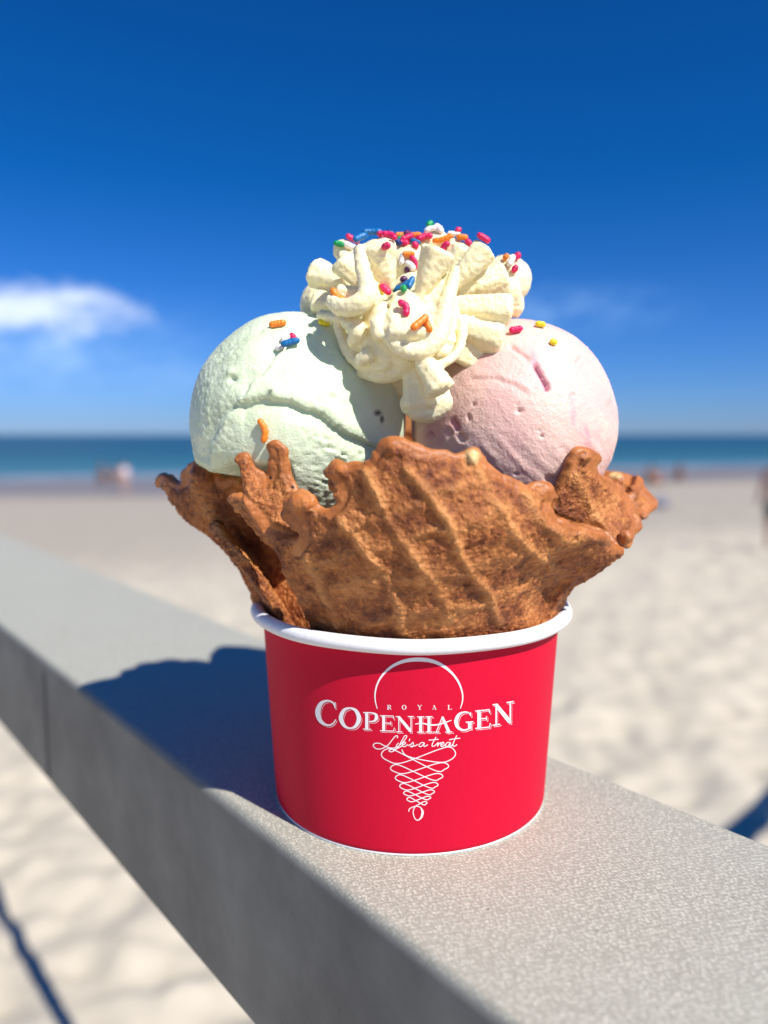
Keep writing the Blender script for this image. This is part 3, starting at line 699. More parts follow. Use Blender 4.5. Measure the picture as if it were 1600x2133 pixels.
# edge factor: distance to the traced outlines
edge = np.zeros(len(co))
for ol_ in (front[:50], leftp[:12], flap[:18], rightf[1:17], tip[1:7]):
    d, _, _ = seg_dist(px, py, catmull(ol_, 3)); dm = 17 + 9 * fbm(co, 160, 2, .5, 2.0)
    edge = np.maximum(edge, 1 - sstep(d, dm * .5, dm * 1.15))
edge = edge * sstep(co[:, 2], 0.066, 0.075)
pale = np.exp(-(((px - 985) / 20) ** 2 + ((py - 950) / 17) ** 2)) + np.exp(-(((px - 1283) / 15) ** 2 + ((py - 990) / 8) ** 2))
pale = np.clip(pale, 0, 1) * sstep(pale, .25, .6)
big = fbm(co, 75, 3, .5, 1.0); mid = fbm(co, 260, 3, .6, 4.0); fine = fbm(co, 800, 2, .6, 6.0)
ridged = 1 - np.abs(fbm(co, 170, 3, .6, 12.0)) * 3
pits = -np.clip(fbm(co, 330, 2, .5, 31.0) - 0.22, 0, 1)
body = 1 - edge * 0.75
disp = 0.00120 * rib * (1 - edge * .8) + body * (0.0006 * big + 0.00022 * mid + 0.00026 * fine + 0.00014 * np.clip(ridged, -1, 1) + 0.0026 * pits * 0.6) + edge * (0.00045 * mid + 0.0003 * big)
disp = disp + 0.00014 * body * perlin(co * 1500)
co = co + no * disp[:, None]
set_co(me, co); attr(me, 'rib', np.clip(rib, 0, 1)); attr(me, 'edge', edge); attr(me, 'pale', pale)
wl = Vector((CUP.x, CUP.y, 0.03)); local(me, wl)
bowl = link('waffle_bowl', me, M_waffle); bowl.location = wl
tag(bowl, 'crisp brown waffle bowl with ragged folded edges wedged into the red paper cup', 'waffle bowl')

# ------------------------------------------------------------------ ice cream scoops
def scoop_mesh(cpx, cpy, cY, rpx, sub=7, squash=(1, 1, 1)):
    c_ = P(cpx, cpy, cY); R_ = rpx * cY / F
    bm = bmesh.new(); bmesh.ops.create_icosphere(bm, subdivisions=sub, radius=1)
    me = bpy.data.meshes.new('scoop'); bm.to_mesh(me); bm.free()
    co = get_co(me); nrm = co / np.linalg.norm(co, axis=1)[:, None]
    co = nrm * R_ * np.array(squash) + np.array(c_)
    return me, co, nrm, np.array(c_)
def front_w(nrm, cc):
    vd = np.array([0, 0, CAMZ]) - cc; vd /= np.linalg.norm(vd)
    return sstep(nrm @ vd, -0.05, 0.25)
me, co, nrm, c0 = scoop_mesh(622, 884, 0.224, 219, 7, (1.0, 1.0, 1.05))
px, py = toPx(co); fw = front_w(nrm, c0)
wob = fbm(co, 45, 3, .5, 2.0)
px_, py_ = px + 14 * fbm(co, 120, 2, .5, 3.0), py + 14 * fbm(co, 120, 2, .5, 4.0)
disp = 0.0012 * fbm(co, 28, 2, .5, 1.0) + 0.00045 * wob
# overlapping folds: the surface steps down across each line
def step_fold(line, drop, width, lipw, side_sign):
    d, sd, pr = seg_dist(px_, py_, line); s_ = d * sd * side_sign
    endf = sstep(pr, 0, .12) * (1 - sstep(pr, .88, 1.0))
    return endf * (drop * np.exp(-(np.clip(s_, 0, None) / width) ** 2) * (s_ > 0) * -1 + 0.45 * drop * np.exp(-((s_ + lipw) / (lipw * 1.1)) ** 2))
f1 = step_fold([(470, 850), (505, 833), (555, 826), (610, 838), (662, 856), (700, 880), (740, 905), (790, 932), (830, 950)], 0.0015, 30, 16, 1)
f2 = step_fold([(672, 690), (640, 690), (575, 740), (530, 790), (500, 830), (462, 880), (446, 930), (440, 985)], 0.0014, 26, 9, 1)
f3 = step_fold([(450, 760), (500, 715), (545, 690), (600, 672)], 0.0006, 16, 8, -1)
f4 = step_fold([(790, 800), (805, 850), (812, 900)], 0.0006, 14, 8, -1)
rough = sstep(px, 600, 660) * sstep(py_ - (0.52 * px_ + 560), -30, 20) * (1 - sstep(px, 800, 830))
left = 1 - sstep(px, 470, 540)
crumb = np.clip(fbm(np.c_[co[:, 0] * 1.0 + co[:, 2] * .6, co[:, 1], co[:, 2] * 1.8], 420, 3, .6, 14.0), -1, 1)
slits = -np.clip(fbm(np.c_[co[:, 0] * .55 + co[:, 2] * .4, co[:, 1], co[:, 2] * 1.7 + co[:, 0] * .8], 330, 2, .5, 44.0) - .25, 0, 1)
disp = disp + fw * (f1 + f2 + f3) + fw * rough * (0.00070 * crumb + 0.0052 * slits) + fw * left * 0.00036 * fbm(co, 900, 2, .6, 9.0) + 0.00012 * fbm(co, 600, 3, .6, 8.0)
for (x, y, r, dep) in ((484, 787, 7, .0014), (570, 818, 9, -.0010), (665, 834, 6, .0008), (480, 778, 9, -.0008), (692, 826, 6, .0008)):
    disp = disp - dep * np.exp(-(((px - x) / r) ** 2 + ((py - y) / r) ** 2)) * fw
# melted skirt at the lower left
melt = np.exp(-(((px - 430) / 30) ** 2 + ((py - 950) / 38) ** 2)) * fw
disp = disp + 0.0016 * melt * (0.6 + fbm(co, 160, 2, .5, 15.0))
disp = disp - fw * sstep(py + 40 * fbm(co, 70, 2, .5, 7.0), 955, 1030) * (1 - sstep(px, 575, 615)) * 0.010
chip = np.zeros(len(co))
for (x, y, a, b_) in ((566, 817, 4, 4), (788, 860, 8, 6), (797, 873, 4, 8), (551, 795, 2, 2)):
    chip = np.maximum(chip, np.exp(-(((px - x) / a) ** 2 + ((py - y) / b_) ** 2) ** 1.5) * fw)
wet = np.clip((1 - sstep(px, 430, 560)) * sstep(py, 800, 930) + 0.5 * melt + (sstep(py, 950, 1000) * .6), 0, 1)
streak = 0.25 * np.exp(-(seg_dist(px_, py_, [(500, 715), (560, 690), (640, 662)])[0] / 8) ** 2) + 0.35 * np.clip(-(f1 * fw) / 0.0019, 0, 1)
co = co + nrm * disp[:, None]; set_co(me, co); attr(me, 'chip', chip); attr(me, 'wet', wet); attr(me, 'streak', streak); local(me, c0)
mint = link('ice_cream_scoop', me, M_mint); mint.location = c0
tag(mint, 'pale mint green ice cream scoop in the left half of the waffle bowl', 'ice cream', 'ice cream scoops in the waffle bowl')
# a ragged lump of mint beside the cream, and the fill inside the bowl
me, co, nrm, c0 = scoop_mesh(1068, 886, 0.2275, 211, 7, (1.0, 1.0, 1.0))
px, py = toPx(co); fw = front_w(nrm, c0)
px_, py_ = px + 12 * fbm(co, 120, 2, .5, 3.0), py + 12 * fbm(co, 120, 2, .5, 4.0)
disp = 0.0009 * fbm(co, 30, 2, .5, 5.0) + 0.00012 * fbm(co, 500, 3, .6, 8.0)
def groove(line, depth, w_):
    d, sd, pr = seg_dist(px_, py_, line); return -depth * np.exp(-(d / w_) ** 2) * sstep(pr, 0, .1) * (1 - sstep(pr, .9, 1))
disp = disp + fw * (groove([(1110, 752), (1125, 775), (1137, 800), (1142, 815)], .0016, 4.5) + groove([(1062, 715), (1085, 728), (1105, 745)], .0008, 5)
     + groove([(938, 868), (948, 882), (954, 896)], .0016, 5) + groove([(926, 890), (934, 900), (942, 906)], .0014, 5) + groove([(955, 902), (966, 912), (970, 920)], .0015, 5.5) + groove([(974, 866), (982, 880)], .0009, 3)
     + groove([(888, 900), (900, 912)], .0010, 4))
disp = disp + fw * step_fold([(1190, 760), (1212, 735), (1238, 760), (1262, 800), (1278, 850)], 0.0009, 18, 9, -1)
disp = disp + fw * step_fold([(975, 780), (1010, 782), (1060, 795), (1110, 812)], 0.0003, 10, 7, 1)
for (x, y, r, dep) in ((985, 841, 4, .0010), (1083, 855, 6, .0012), (1079, 841, 2.5, .0007), (1130, 908, 4, .0010), (1124, 897, 4, .0006), (1196, 822, 4, .0006), (1075, 988, 4, .0008), (1148, 1000, 12, .0016)):
    disp = disp - dep * np.exp(-(((px - x) / r) ** 2 + ((py - y) / (r * .7)) ** 2)) * fw
scr_ = fbm(np.c_[co[:, 0] * 1.2 + co[:, 2] * 1.2, co[:, 1] * .3, (co[:, 2] - co[:, 0]) * .15], 260, 2, .5, 2.0)
disp = disp + fw * 0.00035 * scr_ * sstep(py, 850, 950)
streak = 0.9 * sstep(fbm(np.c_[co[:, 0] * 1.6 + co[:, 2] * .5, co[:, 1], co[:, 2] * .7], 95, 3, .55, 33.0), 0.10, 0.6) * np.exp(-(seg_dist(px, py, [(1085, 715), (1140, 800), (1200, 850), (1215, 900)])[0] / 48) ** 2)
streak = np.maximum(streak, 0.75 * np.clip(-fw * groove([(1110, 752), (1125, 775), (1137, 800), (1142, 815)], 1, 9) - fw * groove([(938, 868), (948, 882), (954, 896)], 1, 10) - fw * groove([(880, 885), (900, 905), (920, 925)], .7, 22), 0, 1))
co = co + nrm * disp[:, None]; set_co(me, co); attr(me, 'chip', 0 * px); attr(me, 'wet', 0.1 + 0 * px); attr(me, 'streak', np.clip(streak, 0, 1)); local(me, c0)
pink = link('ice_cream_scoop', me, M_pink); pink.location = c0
tag(pink, 'pale pink berry ice cream scoop in the right half of the waffle bowl', 'ice cream', 'ice cream scoops in the waffle bowl')

# ------------------------------------------------------------------ whipped cream
KC = 1600 / 530.0
def cp(x, y): return 600 + x / KC, 440 + y / KC
cr = Pile()
def cstroke(pts, flat=1.0, n=6, dY=-0.003):
    q = pts if len(pts) == 1 else catmull(pts, n) if len(pts) > 2 else [np.array(pts[0]) * (1 - k / 14) + np.array(pts[1]) * k / 14 for k in range(15)]
    for (x, y, Yd, r) in q:
        a, b_ = cp(x, y); rad = r / KC * Yd / F
        ball(cr, P(a, b_, Yd + dY), rad, (1, flat, 1))
for st in (
    [(215, 655, .212, 34), (330, 670, .206, 40)],
    [(455, 250, .2005, 38), (468, 350, .1985, 44), (492, 450, .1965, 52), (495, 535, .195, 62), (430, 590, .195, 62), (330, 605, .197, 52), (275, 568, .1995, 42)],
    [(1052, 370, .2015, 30), (1030, 470, .199, 42), (998, 570, .197, 50), (975, 690, .1955, 56), (935, 800, .1935, 60), (870, 865, .1925, 56), (780, 885, .192, 50), (700, 860, .1925, 48), (645, 800, .1935, 46)],
    [(1090, 690, .203, 30), (1095, 790, .199, 28), (1065, 880, .196, 28), (1005, 940, .1935, 30), (920, 985, .192, 34), (880, 1040, .191, 34)],
    [(600, 640, .197, 34), (560, 700, .1955, 44), (575, 770, .195, 48)], [(655, 650, .1955, 30), (640, 740, .194, 36)],
    [(370, 700, .203, 44), (440, 745, .1985, 54), (410, 810, .200, 44)], [(320, 720, .207, 34), (360, 850, .205, 38), (440, 950, .2035, 42), (520, 985, .202, 40), (620, 960, .199, 44)],
    [(500, 905, .1985, 52), (465, 930, .199, 44)], [(520, 820, .201, 62), (640, 920, .199, 68)],
    [(470, 1010, .205, 46), (600, 1020, .202, 60), (720, 985, .200, 60)],
    [(960, 700, .202, 70), (1000, 830, .2, 56)], [(560, 640, .203, 90), (640, 800, .2, 110), (740, 930, .199, 90)],
    [(800, 600, .222, 200), (800, 720, .218, 230)], [(520, 560, .228, 150), (620, 760, .219, 190)], [(1050, 560, .230, 180), (1000, 760, .221, 190)],
    [(560, 1000, .222, 150), (760, 1110, .222, 130)],
    [(400, 300, .228, 50), (560, 240, .226, 62), (700, 255, .228, 62), (830, 230, .229, 60), (960, 205, .228, 56), (1100, 250, .226, 50)],
    [(860, 185, .229, 44), (960, 168, .230, 44)], [(330, 240, .225, 26), (360, 300, .223, 40)],
    [(760, 350, .228, 130)], [(350, 250, .226, 62)], [(780, 1215, .1995, 74), (870, 1250, .199, 84), (955, 1200, .199, 82)], [(930, 880, .199, 70), (1010, 900, .2, 60)],
    [(1390, 335, .229, 30), (1340, 420, .232, 70)],
):
    cstroke(st, n=9)
# blunt, cone-shaped petals squeezed out by the star nozzle
def cone(a, b_, flat=0.75, bulge=0.22, rot=0.0, nseg=28, m=10):
    (x0, y0, Y0, r0), (x1, y1, Y1, r1) = a, b_
    if r1 < 90: r0, r1 = r0 * 1.25, r1 * 1.16
    A = P(*cp(x0, y0), Y0 - .003); B = P(*cp(x1, y1), Y1 - .003); ra = r0 / KC * Y0 / F; rb = r1 / KC * Y1 / F
    ax = (B - A).normalized(); s1 = ax.cross(Vector((0, 1, 0))).normalized(); s2 = ax.cross(s1).normalized()
    vs = [A - ax * ra * .5]; ph = x0 * .37 + y1
    rows = [(k / m, 1.0) for k in range(m + 1)] + [(1.0 + bulge * .5 * rb / (B - A).length, .93), (1.0 + bulge * rb / (B - A).length, .72), (1.0 + bulge * 1.2 * rb / (B - A).length, .35)]
    for (t_, sc__) in rows:
        c_ = A.lerp(B, t_); r = (ra + (rb - ra) * min(t_, 1) ** 0.9) * sc__
        for j in range(nseg):
            an_ = 2 * math.pi * j / nseg
            rr__ = r * (1 + 0.07 * math.sin(3 * an_ + ph) + 0.05 * math.sin(5 * an_ + ph * 2 + 2 * t_) + 0.03 * math.sin(9 * an_ + ph * 3 + 5 * t_))
            vs.append(c_ + s1 * math.cos(an_ + rot) * rr__ + s2 * math.sin(an_ + rot) * rr__ * flat)
    n_ = len(rows); vs.append(A.lerp(B, 1.0) + ax * bulge * 1.25 * rb); fs = []
    for j in range(nseg): fs.append((0, 1 + (j + 1) % nseg, 1 + j)); fs.append((len(vs) - 1, 1 + (n_ - 1) * nseg + j, 1 + (n_ - 1) * nseg + (j + 1) % nseg))
    for i in range(n_ - 1):
        for j in range(nseg): fs.append((1 + i * nseg + j, 1 + i * nseg + (j + 1) % nseg, 1 + (i + 1) * nseg + (j + 1) % nseg, 1 + (i + 1) * nseg + j))
    m__ = mesh('t', vs, fs); bm = bmesh.new(); bm.from_mesh(m__); bmesh.ops.recalc_face_normals(bm, faces=bm.faces)
    cr.add(np.array([v.co[:] for v in bm.verts]), [tuple(v.index for v in f.verts) for f in bm.faces]); bm.free(); bpy.data.meshes.remove(m__)
for a, b_, fl in (
    ((1000, 500, .211, 26), (1238, 248, .211, 74), .8), ((985, 420, .214, 30), (1075, 235, .214, 66), .8),
    ((1040, 520, .214, 34), (1345, 405, .216, 88), .65), ((1040, 540, .214, 34), (1432, 500, .219, 74), .65), ((1060, 580, .220, 34), (1450, 585, .226, 66), .7),
    ((1000, 585, .210, 34), (1385, 618, .2095, 82), .7), ((990, 690, .208, 40), (1325, 800, .2095, 84), .7), ((980, 830, .209, 46), (1200, 945, .2125, 74), .7), ((980, 780, .212, 60), (1230, 860, .2135, 84), .7),
    ((812, 560, .1985, 22), (945, 262, .1975, 112), .8),
    ((645, 500, .202, 30), (565, 235, .200, 118), .6), ((480, 480, .209, 30), (352, 318, .2095, 80), .75),
    ((430, 480, .215, 30), (168, 385, .220, 78), .75), ((450, 600, .214, 34), (188, 578, .219, 78), .75),
    ((560, 555, .200, 60), (330, 548, .2025, 74), .7),
    ((735, 520, .2000, 66), (762, 790, .1925, 138), .6), ((1015, 400, .202, 44), (905, 760, .1955, 104), .55), ((930, 470, .202, 50), (860, 760, .1945, 96), .55),
    ((1000, 560, .206, 50), (1020, 760, .203, 70), .7),
    ((560, 690, .203, 60), (470, 860, .202, 80), .7),
    ((850, 930, .194, 60), (955, 1115, .190, 94), .7), ((850, 960, .200, 110), (868, 1215, .1985, 158), .62),
): cone(a, b_, fl)
# petals on the far side
for k in range(9):
    a = math.radians(10 + 20 * k)
    c0 = P(*cp(800, 520), 0.232); e = Vector((c0.x + 0.027 * math.cos(a), 0.226 + 0.026 * math.sin(a), c0.z + 0.004 * math.cos(3 * a)))
    for j in range(10):
        q = Vector((c0.x, 0.228, c0.z - 0.003)).lerp(e, 0.25 + 0.75 * j / 9); ball(cr, q, 0.0045 + 0.0028 * j / 9)
me = remesh(cr.mesh('cream'), 0.00040, 2, 0.45)
co = get_co(me); no = get_no(me)
cc = np.array(P(*cp(800, 560), 0.215))
rel = co - cc
ang = np.arctan2(rel[:, 2], rel[:, 0]); rad_ = np.hypot(rel[:, 0], rel[:, 2])
flute = np.cos(ang * 46 + 3 * fbm(co, 60, 2, .5, 3.0)) * sstep(rad_, .012, .02)
rag = np.clip(fbm(co, 230, 3, .6, 3.0), -1, 1)
torn = np.clip(1 - 3.5 * np.abs(fbm(co, 420, 2, .55, 71.0)), -.2, 1)
disp = 0.00035 * fbm(co, 110, 2, .5, 1.0) + 0.00024 * rag + 0.00018 * torn * sstep(fbm(co, 90, 2, .5, 15.0), -.1, .3) + 0.00022 * fbm(co, 750, 2, .6, 2.0)
co = co + no * disp[:, None]; set_co(me, co)
loc = Vector(cc); local(me, loc)
cream = link('whipped_cream', me, M_cream); cream.location = loc
tag(cream, 'piped swirl of ivory whipped cream between the mint and pink scoops', 'whipped cream')

# ------------------------------------------------------------------ sprinkles
def spr_mat(name, c_): 
    m_ = simple(name, c_, 0.38, 0.15, 0.10, 900, 0.00012, 2500); return m_
SC = {'pink': spr_mat('pink_sugar', (0.72, 0.012, 0.11)), 'orange': spr_mat('orange_sugar', (0.88, 0.22, 0.015)), 'blue': spr_mat('blue_sugar', (0.006, 0.14, 0.38)),
      'green': spr_mat('green_sugar', (0.006, 0.30, 0.09)), 'yellow': spr_mat('yellow_sugar', (0.88, 0.72, 0.02)), 'white': spr_mat('white_sugar', (0.85, 0.80, 0.78)), 'purple': spr_mat('purple_sugar', (0.10, 0.015, 0.09)), 'navy': spr_mat('navy_sugar', (0.01, 0.03, 0.16))}
dg = bpy.context.evaluated_depsgraph_get()
trees = []
for o in (cream, mint, pink):
    co = get_co(o.data) + np.array(o.location)
    polys = [tuple(p_.vertices) for p_ in o.data.polygons]
    trees.append(BVHTree.FromPolygons([tuple(c_) for c_ in co], polys))
ORG = Vector((0, 0, CAMZ))
def cast(px, py):
    d = ray(px, py); best = None
    for t_ in trees:
        h = t_.ray_cast(ORG, d)
        if h[0] is not None and (best is None or h[3] < best[2]): best = (h[0], h[1], h[3])
    return best
BUMPS = [rng.uniform(-1, 1, 3) for _ in range(40)]
def sprinkle(colour, px, py, ang, length, bend, lift, label, width=1.0):
    hit = None; yy = py
    while hit is None and yy < py + 60: hit = cast(px, yy); yy += 2
    pos, nor, _ = hit
    if nor.dot(ORG - pos) < 0: nor = -nor
    if yy > py + 4: pos = P(px, py, pos.y); nor = Vector((0, -0.3, 1)).normalized(); lift = 0
    a = math.radians(ang)
    imd = Vector((math.cos(a), 0, math.sin(a)))
    d = (imd - nor * imd.dot(nor)); d = (d.normalized() * 0.75 + imd * 0.25).normalized()
    sd = nor.cross(d).normalized()
    Lm = 1.12 * length / F * pos.y; r = 0.00084 * width * (0.92 + 0.16 * math.sin(px * 1.3) ** 2)
    Lm = max(Lm - 2 * r, 0.0004)
    pts = []; rr_ = []
    for k in range(-2, 13):
        s_ = k / 10
        if k < 0: u = -r * (0.62 if k == -1 else 0.95) ; q = 0; rad = r * (0.78 if k == -1 else 0.3)
        elif k > 10: u = Lm + r * (0.62 if k == 11 else 0.95); q = 1; rad = r * (0.78 if k == 11 else 0.3)
        else: u = Lm * s_; q = s_; rad = r * (1 + 0.10 * math.sin(k * 2.1 + px))
        off = bend * Lm * (1 - (2 * min(max(q, 0), 1) - 1) ** 2)
        pts.append(d * (u - Lm / 2) + sd * off); rr_.append(rad)
    o = tube('sprinkle', pts, rr_, SC[colour], None, 14)
    cc_ = get_co(o.data); nn = get_no(o.data); set_co(o.data, cc_ + nn * (0.00009 * perlin(cc_ * 1500 + px))[:, None])
    o.location = pos + nor * (r * (0.70 + lift))
    tag(o, label, 'sprinkle', 'sugar sprinkles on the ice cream')
    return o
S = [  # colour, x, y, angle, length (enlarged photo px), bend, lift, label
 ('green', 325, 218, -20, 66, 0, .4, 'green sprinkle at the far left of the cream top'),
 ('pink', 392, 196, -8, 84, 0, .9, 'pink sprinkle over a white one at the left of the cream top'),
 ('white', 382, 226, -12, 84, 0, .3, 'white sprinkle right under the leftmost pink one on the cream top'),
 ('blue', 455, 180, 72, 100, .1, .5, 'thick blue sprinkle standing on the upper left cream petal'),
 ('blue', 528, 143, 5, 110, .08, .5, 'blue sprinkle lying along the crest of the upper left petal'),
 ('pink', 584, 158, -30, 44, 0, .4, 'short pink sprinkle beside the blue one on the crest'),
 ('pink', 640, 180, -60, 100, .2, .6, 'bent pink sprinkle on the right shoulder of the upper left petal'),
 ('pink', 615, 220, 20, 56, 0, .3, 'stubby pink sprinkle tucked under the bent pink one'),
 ('navy', 645, 152, -60, 50, 0, .3, 'navy sprinkle at the rear edge of the cream, left of the orange pair'),
 ('navy', 680, 205, -40, 60, 0, .3, 'navy sprinkle in the hollow behind the upper left petal'),
 ('orange', 712, 162, 4, 74, 0, .6, 'left orange sprinkle of the pair on the rear cream crest'),
 ('orange', 800, 166, -5, 74, 0, .6, 'right orange sprinkle of the pair on the rear cream crest'),
 ('purple', 752, 155, -20, 46, 0, .9, 'purple sprinkle between the two orange ones on the rear crest'),
 ('green', 713, 192, 50, 54, 0, .5, 'green sprinkle below the left orange one on the rear crest'),
 ('pink', 752, 190, 30, 80, 0, .7, 'pink sprinkle below the purple one on the rear crest'),
 ('pink', 730, 212, -15, 60, 0, .2, 'low pink sprinkle above the white one at the cream hollow'),
 ('blue', 800, 205, -20, 60, 0, .4, 'small blue sprinkle behind the hollow of the cream'),
 ('pink', 795, 228, -70, 46, 0, .2, 'small pink sprinkle at the top of the cream hollow'),
 ('pink', 840, 184, 25, 70, 0, .7, 'pink sprinkle left of the central petal tip'),
 ('pink', 882, 172, -10, 66, 0, .8, 'pink sprinkle lying behind the central petal tip'),
 ('green', 892, 95, 80, 56, 0, .9, 'green sprinkle standing topmost of all on the cream'),
 ('white', 896, 135, 20, 70, .1, .8, 'white sprinkle right under the topmost green one'),
 ('white', 944, 134, -60, 70, .1, .8, 'white sprinkle leaning right of the topmost green one'),
 ('orange', 975, 182, 14, 118, -.06, .8, 'long orange sprinkle behind the central petal'),
 ('pink', 1070, 132, 75, 46, 0, .8, 'small pink sprinkle sticking up above a white one'),
 ('white', 1042, 156, -5, 74, 0, .7, 'white sprinkle right of the long orange one'),
 ('orange', 1096, 178, -14, 64, 0, .6, 'short orange sprinkle right of the white ones'),
 ('pink', 998, 226, 40, 66, .1, .5, 'pink sprinkle in the gap right of the central petal'),
 ('pink', 1122, 202, -30, 46, 0, .4, 'pink sprinkle just below the short orange one'),
 ('pink', 1218, 192, -38, 84, .1, .6, 'pink sprinkle on the tip of the upper right petal'),
 ('orange', 1370, 302, 60, 44, 0, .6, 'small orange sprinkle at the right cream edge against the sky'),
 ('pink', 1432, 302, 62, 50, 0, .6, 'pink sprinkle highest at the right cream edge'),
 ('white', 1402, 328, 70, 76, 0, .7, 'white sprinkle between orange and pink at the right cream edge'),
 ('pink', 1424, 372, 60, 50, 0, .6, 'pink sprinkle lowest at the right cream edge'),
 ('orange', 756, 284, 2, 72, 0, .8, 'orange sprinkle lying across the cream hollow'),
 ('pink', 792, 322, -62, 84, .1, .6, 'pink sprinkle inside the cream hollow under the orange one'),
 ('white', 728, 302, 78, 74, .1, .4, 'white sprinkle on the left wall of the cream hollow'),
 ('white', 768, 348, -40, 70, .1, .4, 'white sprinkle at the bottom of the cream hollow'),
 ('purple', 750, 366, 60, 36, 0, .2, 'tiny dark sprinkle deep in the cream hollow'),
 ('blue', 722, 486, 22, 120, -.14, .6, 'curved blue sprinkle in the middle of the cream'),
 ('blue', 776, 480, 84, 92, 0, .9, 'blue sprinkle crossing the curved blue one'),
 ('green', 718, 512, 88, 44, 0, .8, 'short green sprinkle under the curved blue one'),
 ('purple', 732, 446, 5, 40, 0, .3, 'small purple sprinkle above the curved blue one'),
 ('pink', 628, 484, -38, 78, 0, .6, 'pink sprinkle left of the curved blue one'),
 ('yellow', 590, 506, -80, 78, 0, .6, 'yellow sprinkle on the left cream fold'),
 ('orange', 322, 530, -42, 104, -.12, .7, 'bent orange sprinkle on the left front petal'),
 ('pink', 730, 622, -64, 106, .24, .6, 'kinked magenta sprinkle on the front cream swirl'),
 ('orange', 825, 724, 52, 136, 0, .7, 'long orange sprinkle leaning on the front cream swirl'),
 ('orange', 868, 722, -76, 100, 0, .1, 'orange sprinkle sunk in the cream beside the long orange one'),
]
for (c_, x, y, a, L_, bd, lf, lab) in S:
    a_, b_ = cp(x, y); sprinkle(c_, a_, b_, a, L_ / KC, bd, lf, lab)
def c2(x, y): return 380 + x * .3, 640 + y * .3
def c3(x, y): return 820 + x * .35, 650 + y * .35
for (c_, q, a, L_, bd, lf, lab) in (
  ('orange', c2(665, 132), 12, 32, 0, .3, 'orange sprinkle lying at the top of the mint scoop'),
  ('pink', c2(764, 222), -55, 18, 0, .5, 'tiny pink sprinkle above the blue one on the mint scoop'),
  ('blue', c2(757, 266), 16, 36, 0, .6, 'blue sprinkle on the upper face of the mint scoop'),
  ('white', c2(676, 292), 20, 18, 0, .3, 'white sprinkle left of the blue one on the mint scoop'),
  ('white', c2(712, 228), 40, 20, 0, .3, 'white sprinkle left of the tiny pink one on the mint scoop'),
  ('orange', c2(562, 858), -80, 46, .16, .6, 'curved orange sprinkle low on the front of the mint scoop'),
  ('yellow', c2(980, 125), -12, 22, 0, .2, 'yellow sprinkle half hidden where mint scoop meets cream'),
  ('yellow', c3(868, 90), -4, 20, 0, .4, 'yellow sprinkle on the very top of the pink scoop'),
  ('pink', c3(728, 122), 8, 26, 0, .4, 'magenta sprinkle on the pink scoop beside the cream'),
  ('yellow', c3(944, 190), -10, 8, 0, .2, 'speck of yellow sprinkle on the upper right of the pink scoop')):
    sprinkle(c_, q[0], q[1], a, L_, bd, lf, lab, 1.05)

# ------------------------------------------------------------------ people on the beach
def skin_body(name, joints, edges, mat, parent):
    me = bpy.data.meshes.new(name); me.from_pydata([j[:3] for j in joints], edges, [])
    o = bpy.data.objects.new(name, me); C.objects.link(o)
    m_ = o.modifiers.new('s', 'SKIN'); m2 = o.modifiers.new('u', 'SUBSURF'); m2.levels = 2; m2.render_levels = 2
    for i, j in enumerate(joints):
        sv = me.skin_vertices[0].data[i]; sv.radius = (j[3], j[3] if len(j) < 5 else j[4]); sv.use_root = (i == 0)
    dg_ = bpy.context.evaluated_depsgraph_get(); r = bpy.data.meshes.new_from_object(o.evaluated_get(dg_))
    bpy.data.objects.remove(o); bpy.data.meshes.remove(me)
    return link(name, r, mat, parent)
skin_m = simple('skin', (0.52, 0.29, 0.20), 0.5); skin_d = simple('tanned_skin', (0.34, 0.18, 0.12), 0.5); hair_m = simple('dark_hair', (0.03, 0.02, 0.015), 0.6)
def ground_at(x, y): return float(sand_height(np.array([x]), np.array([y]))[0])
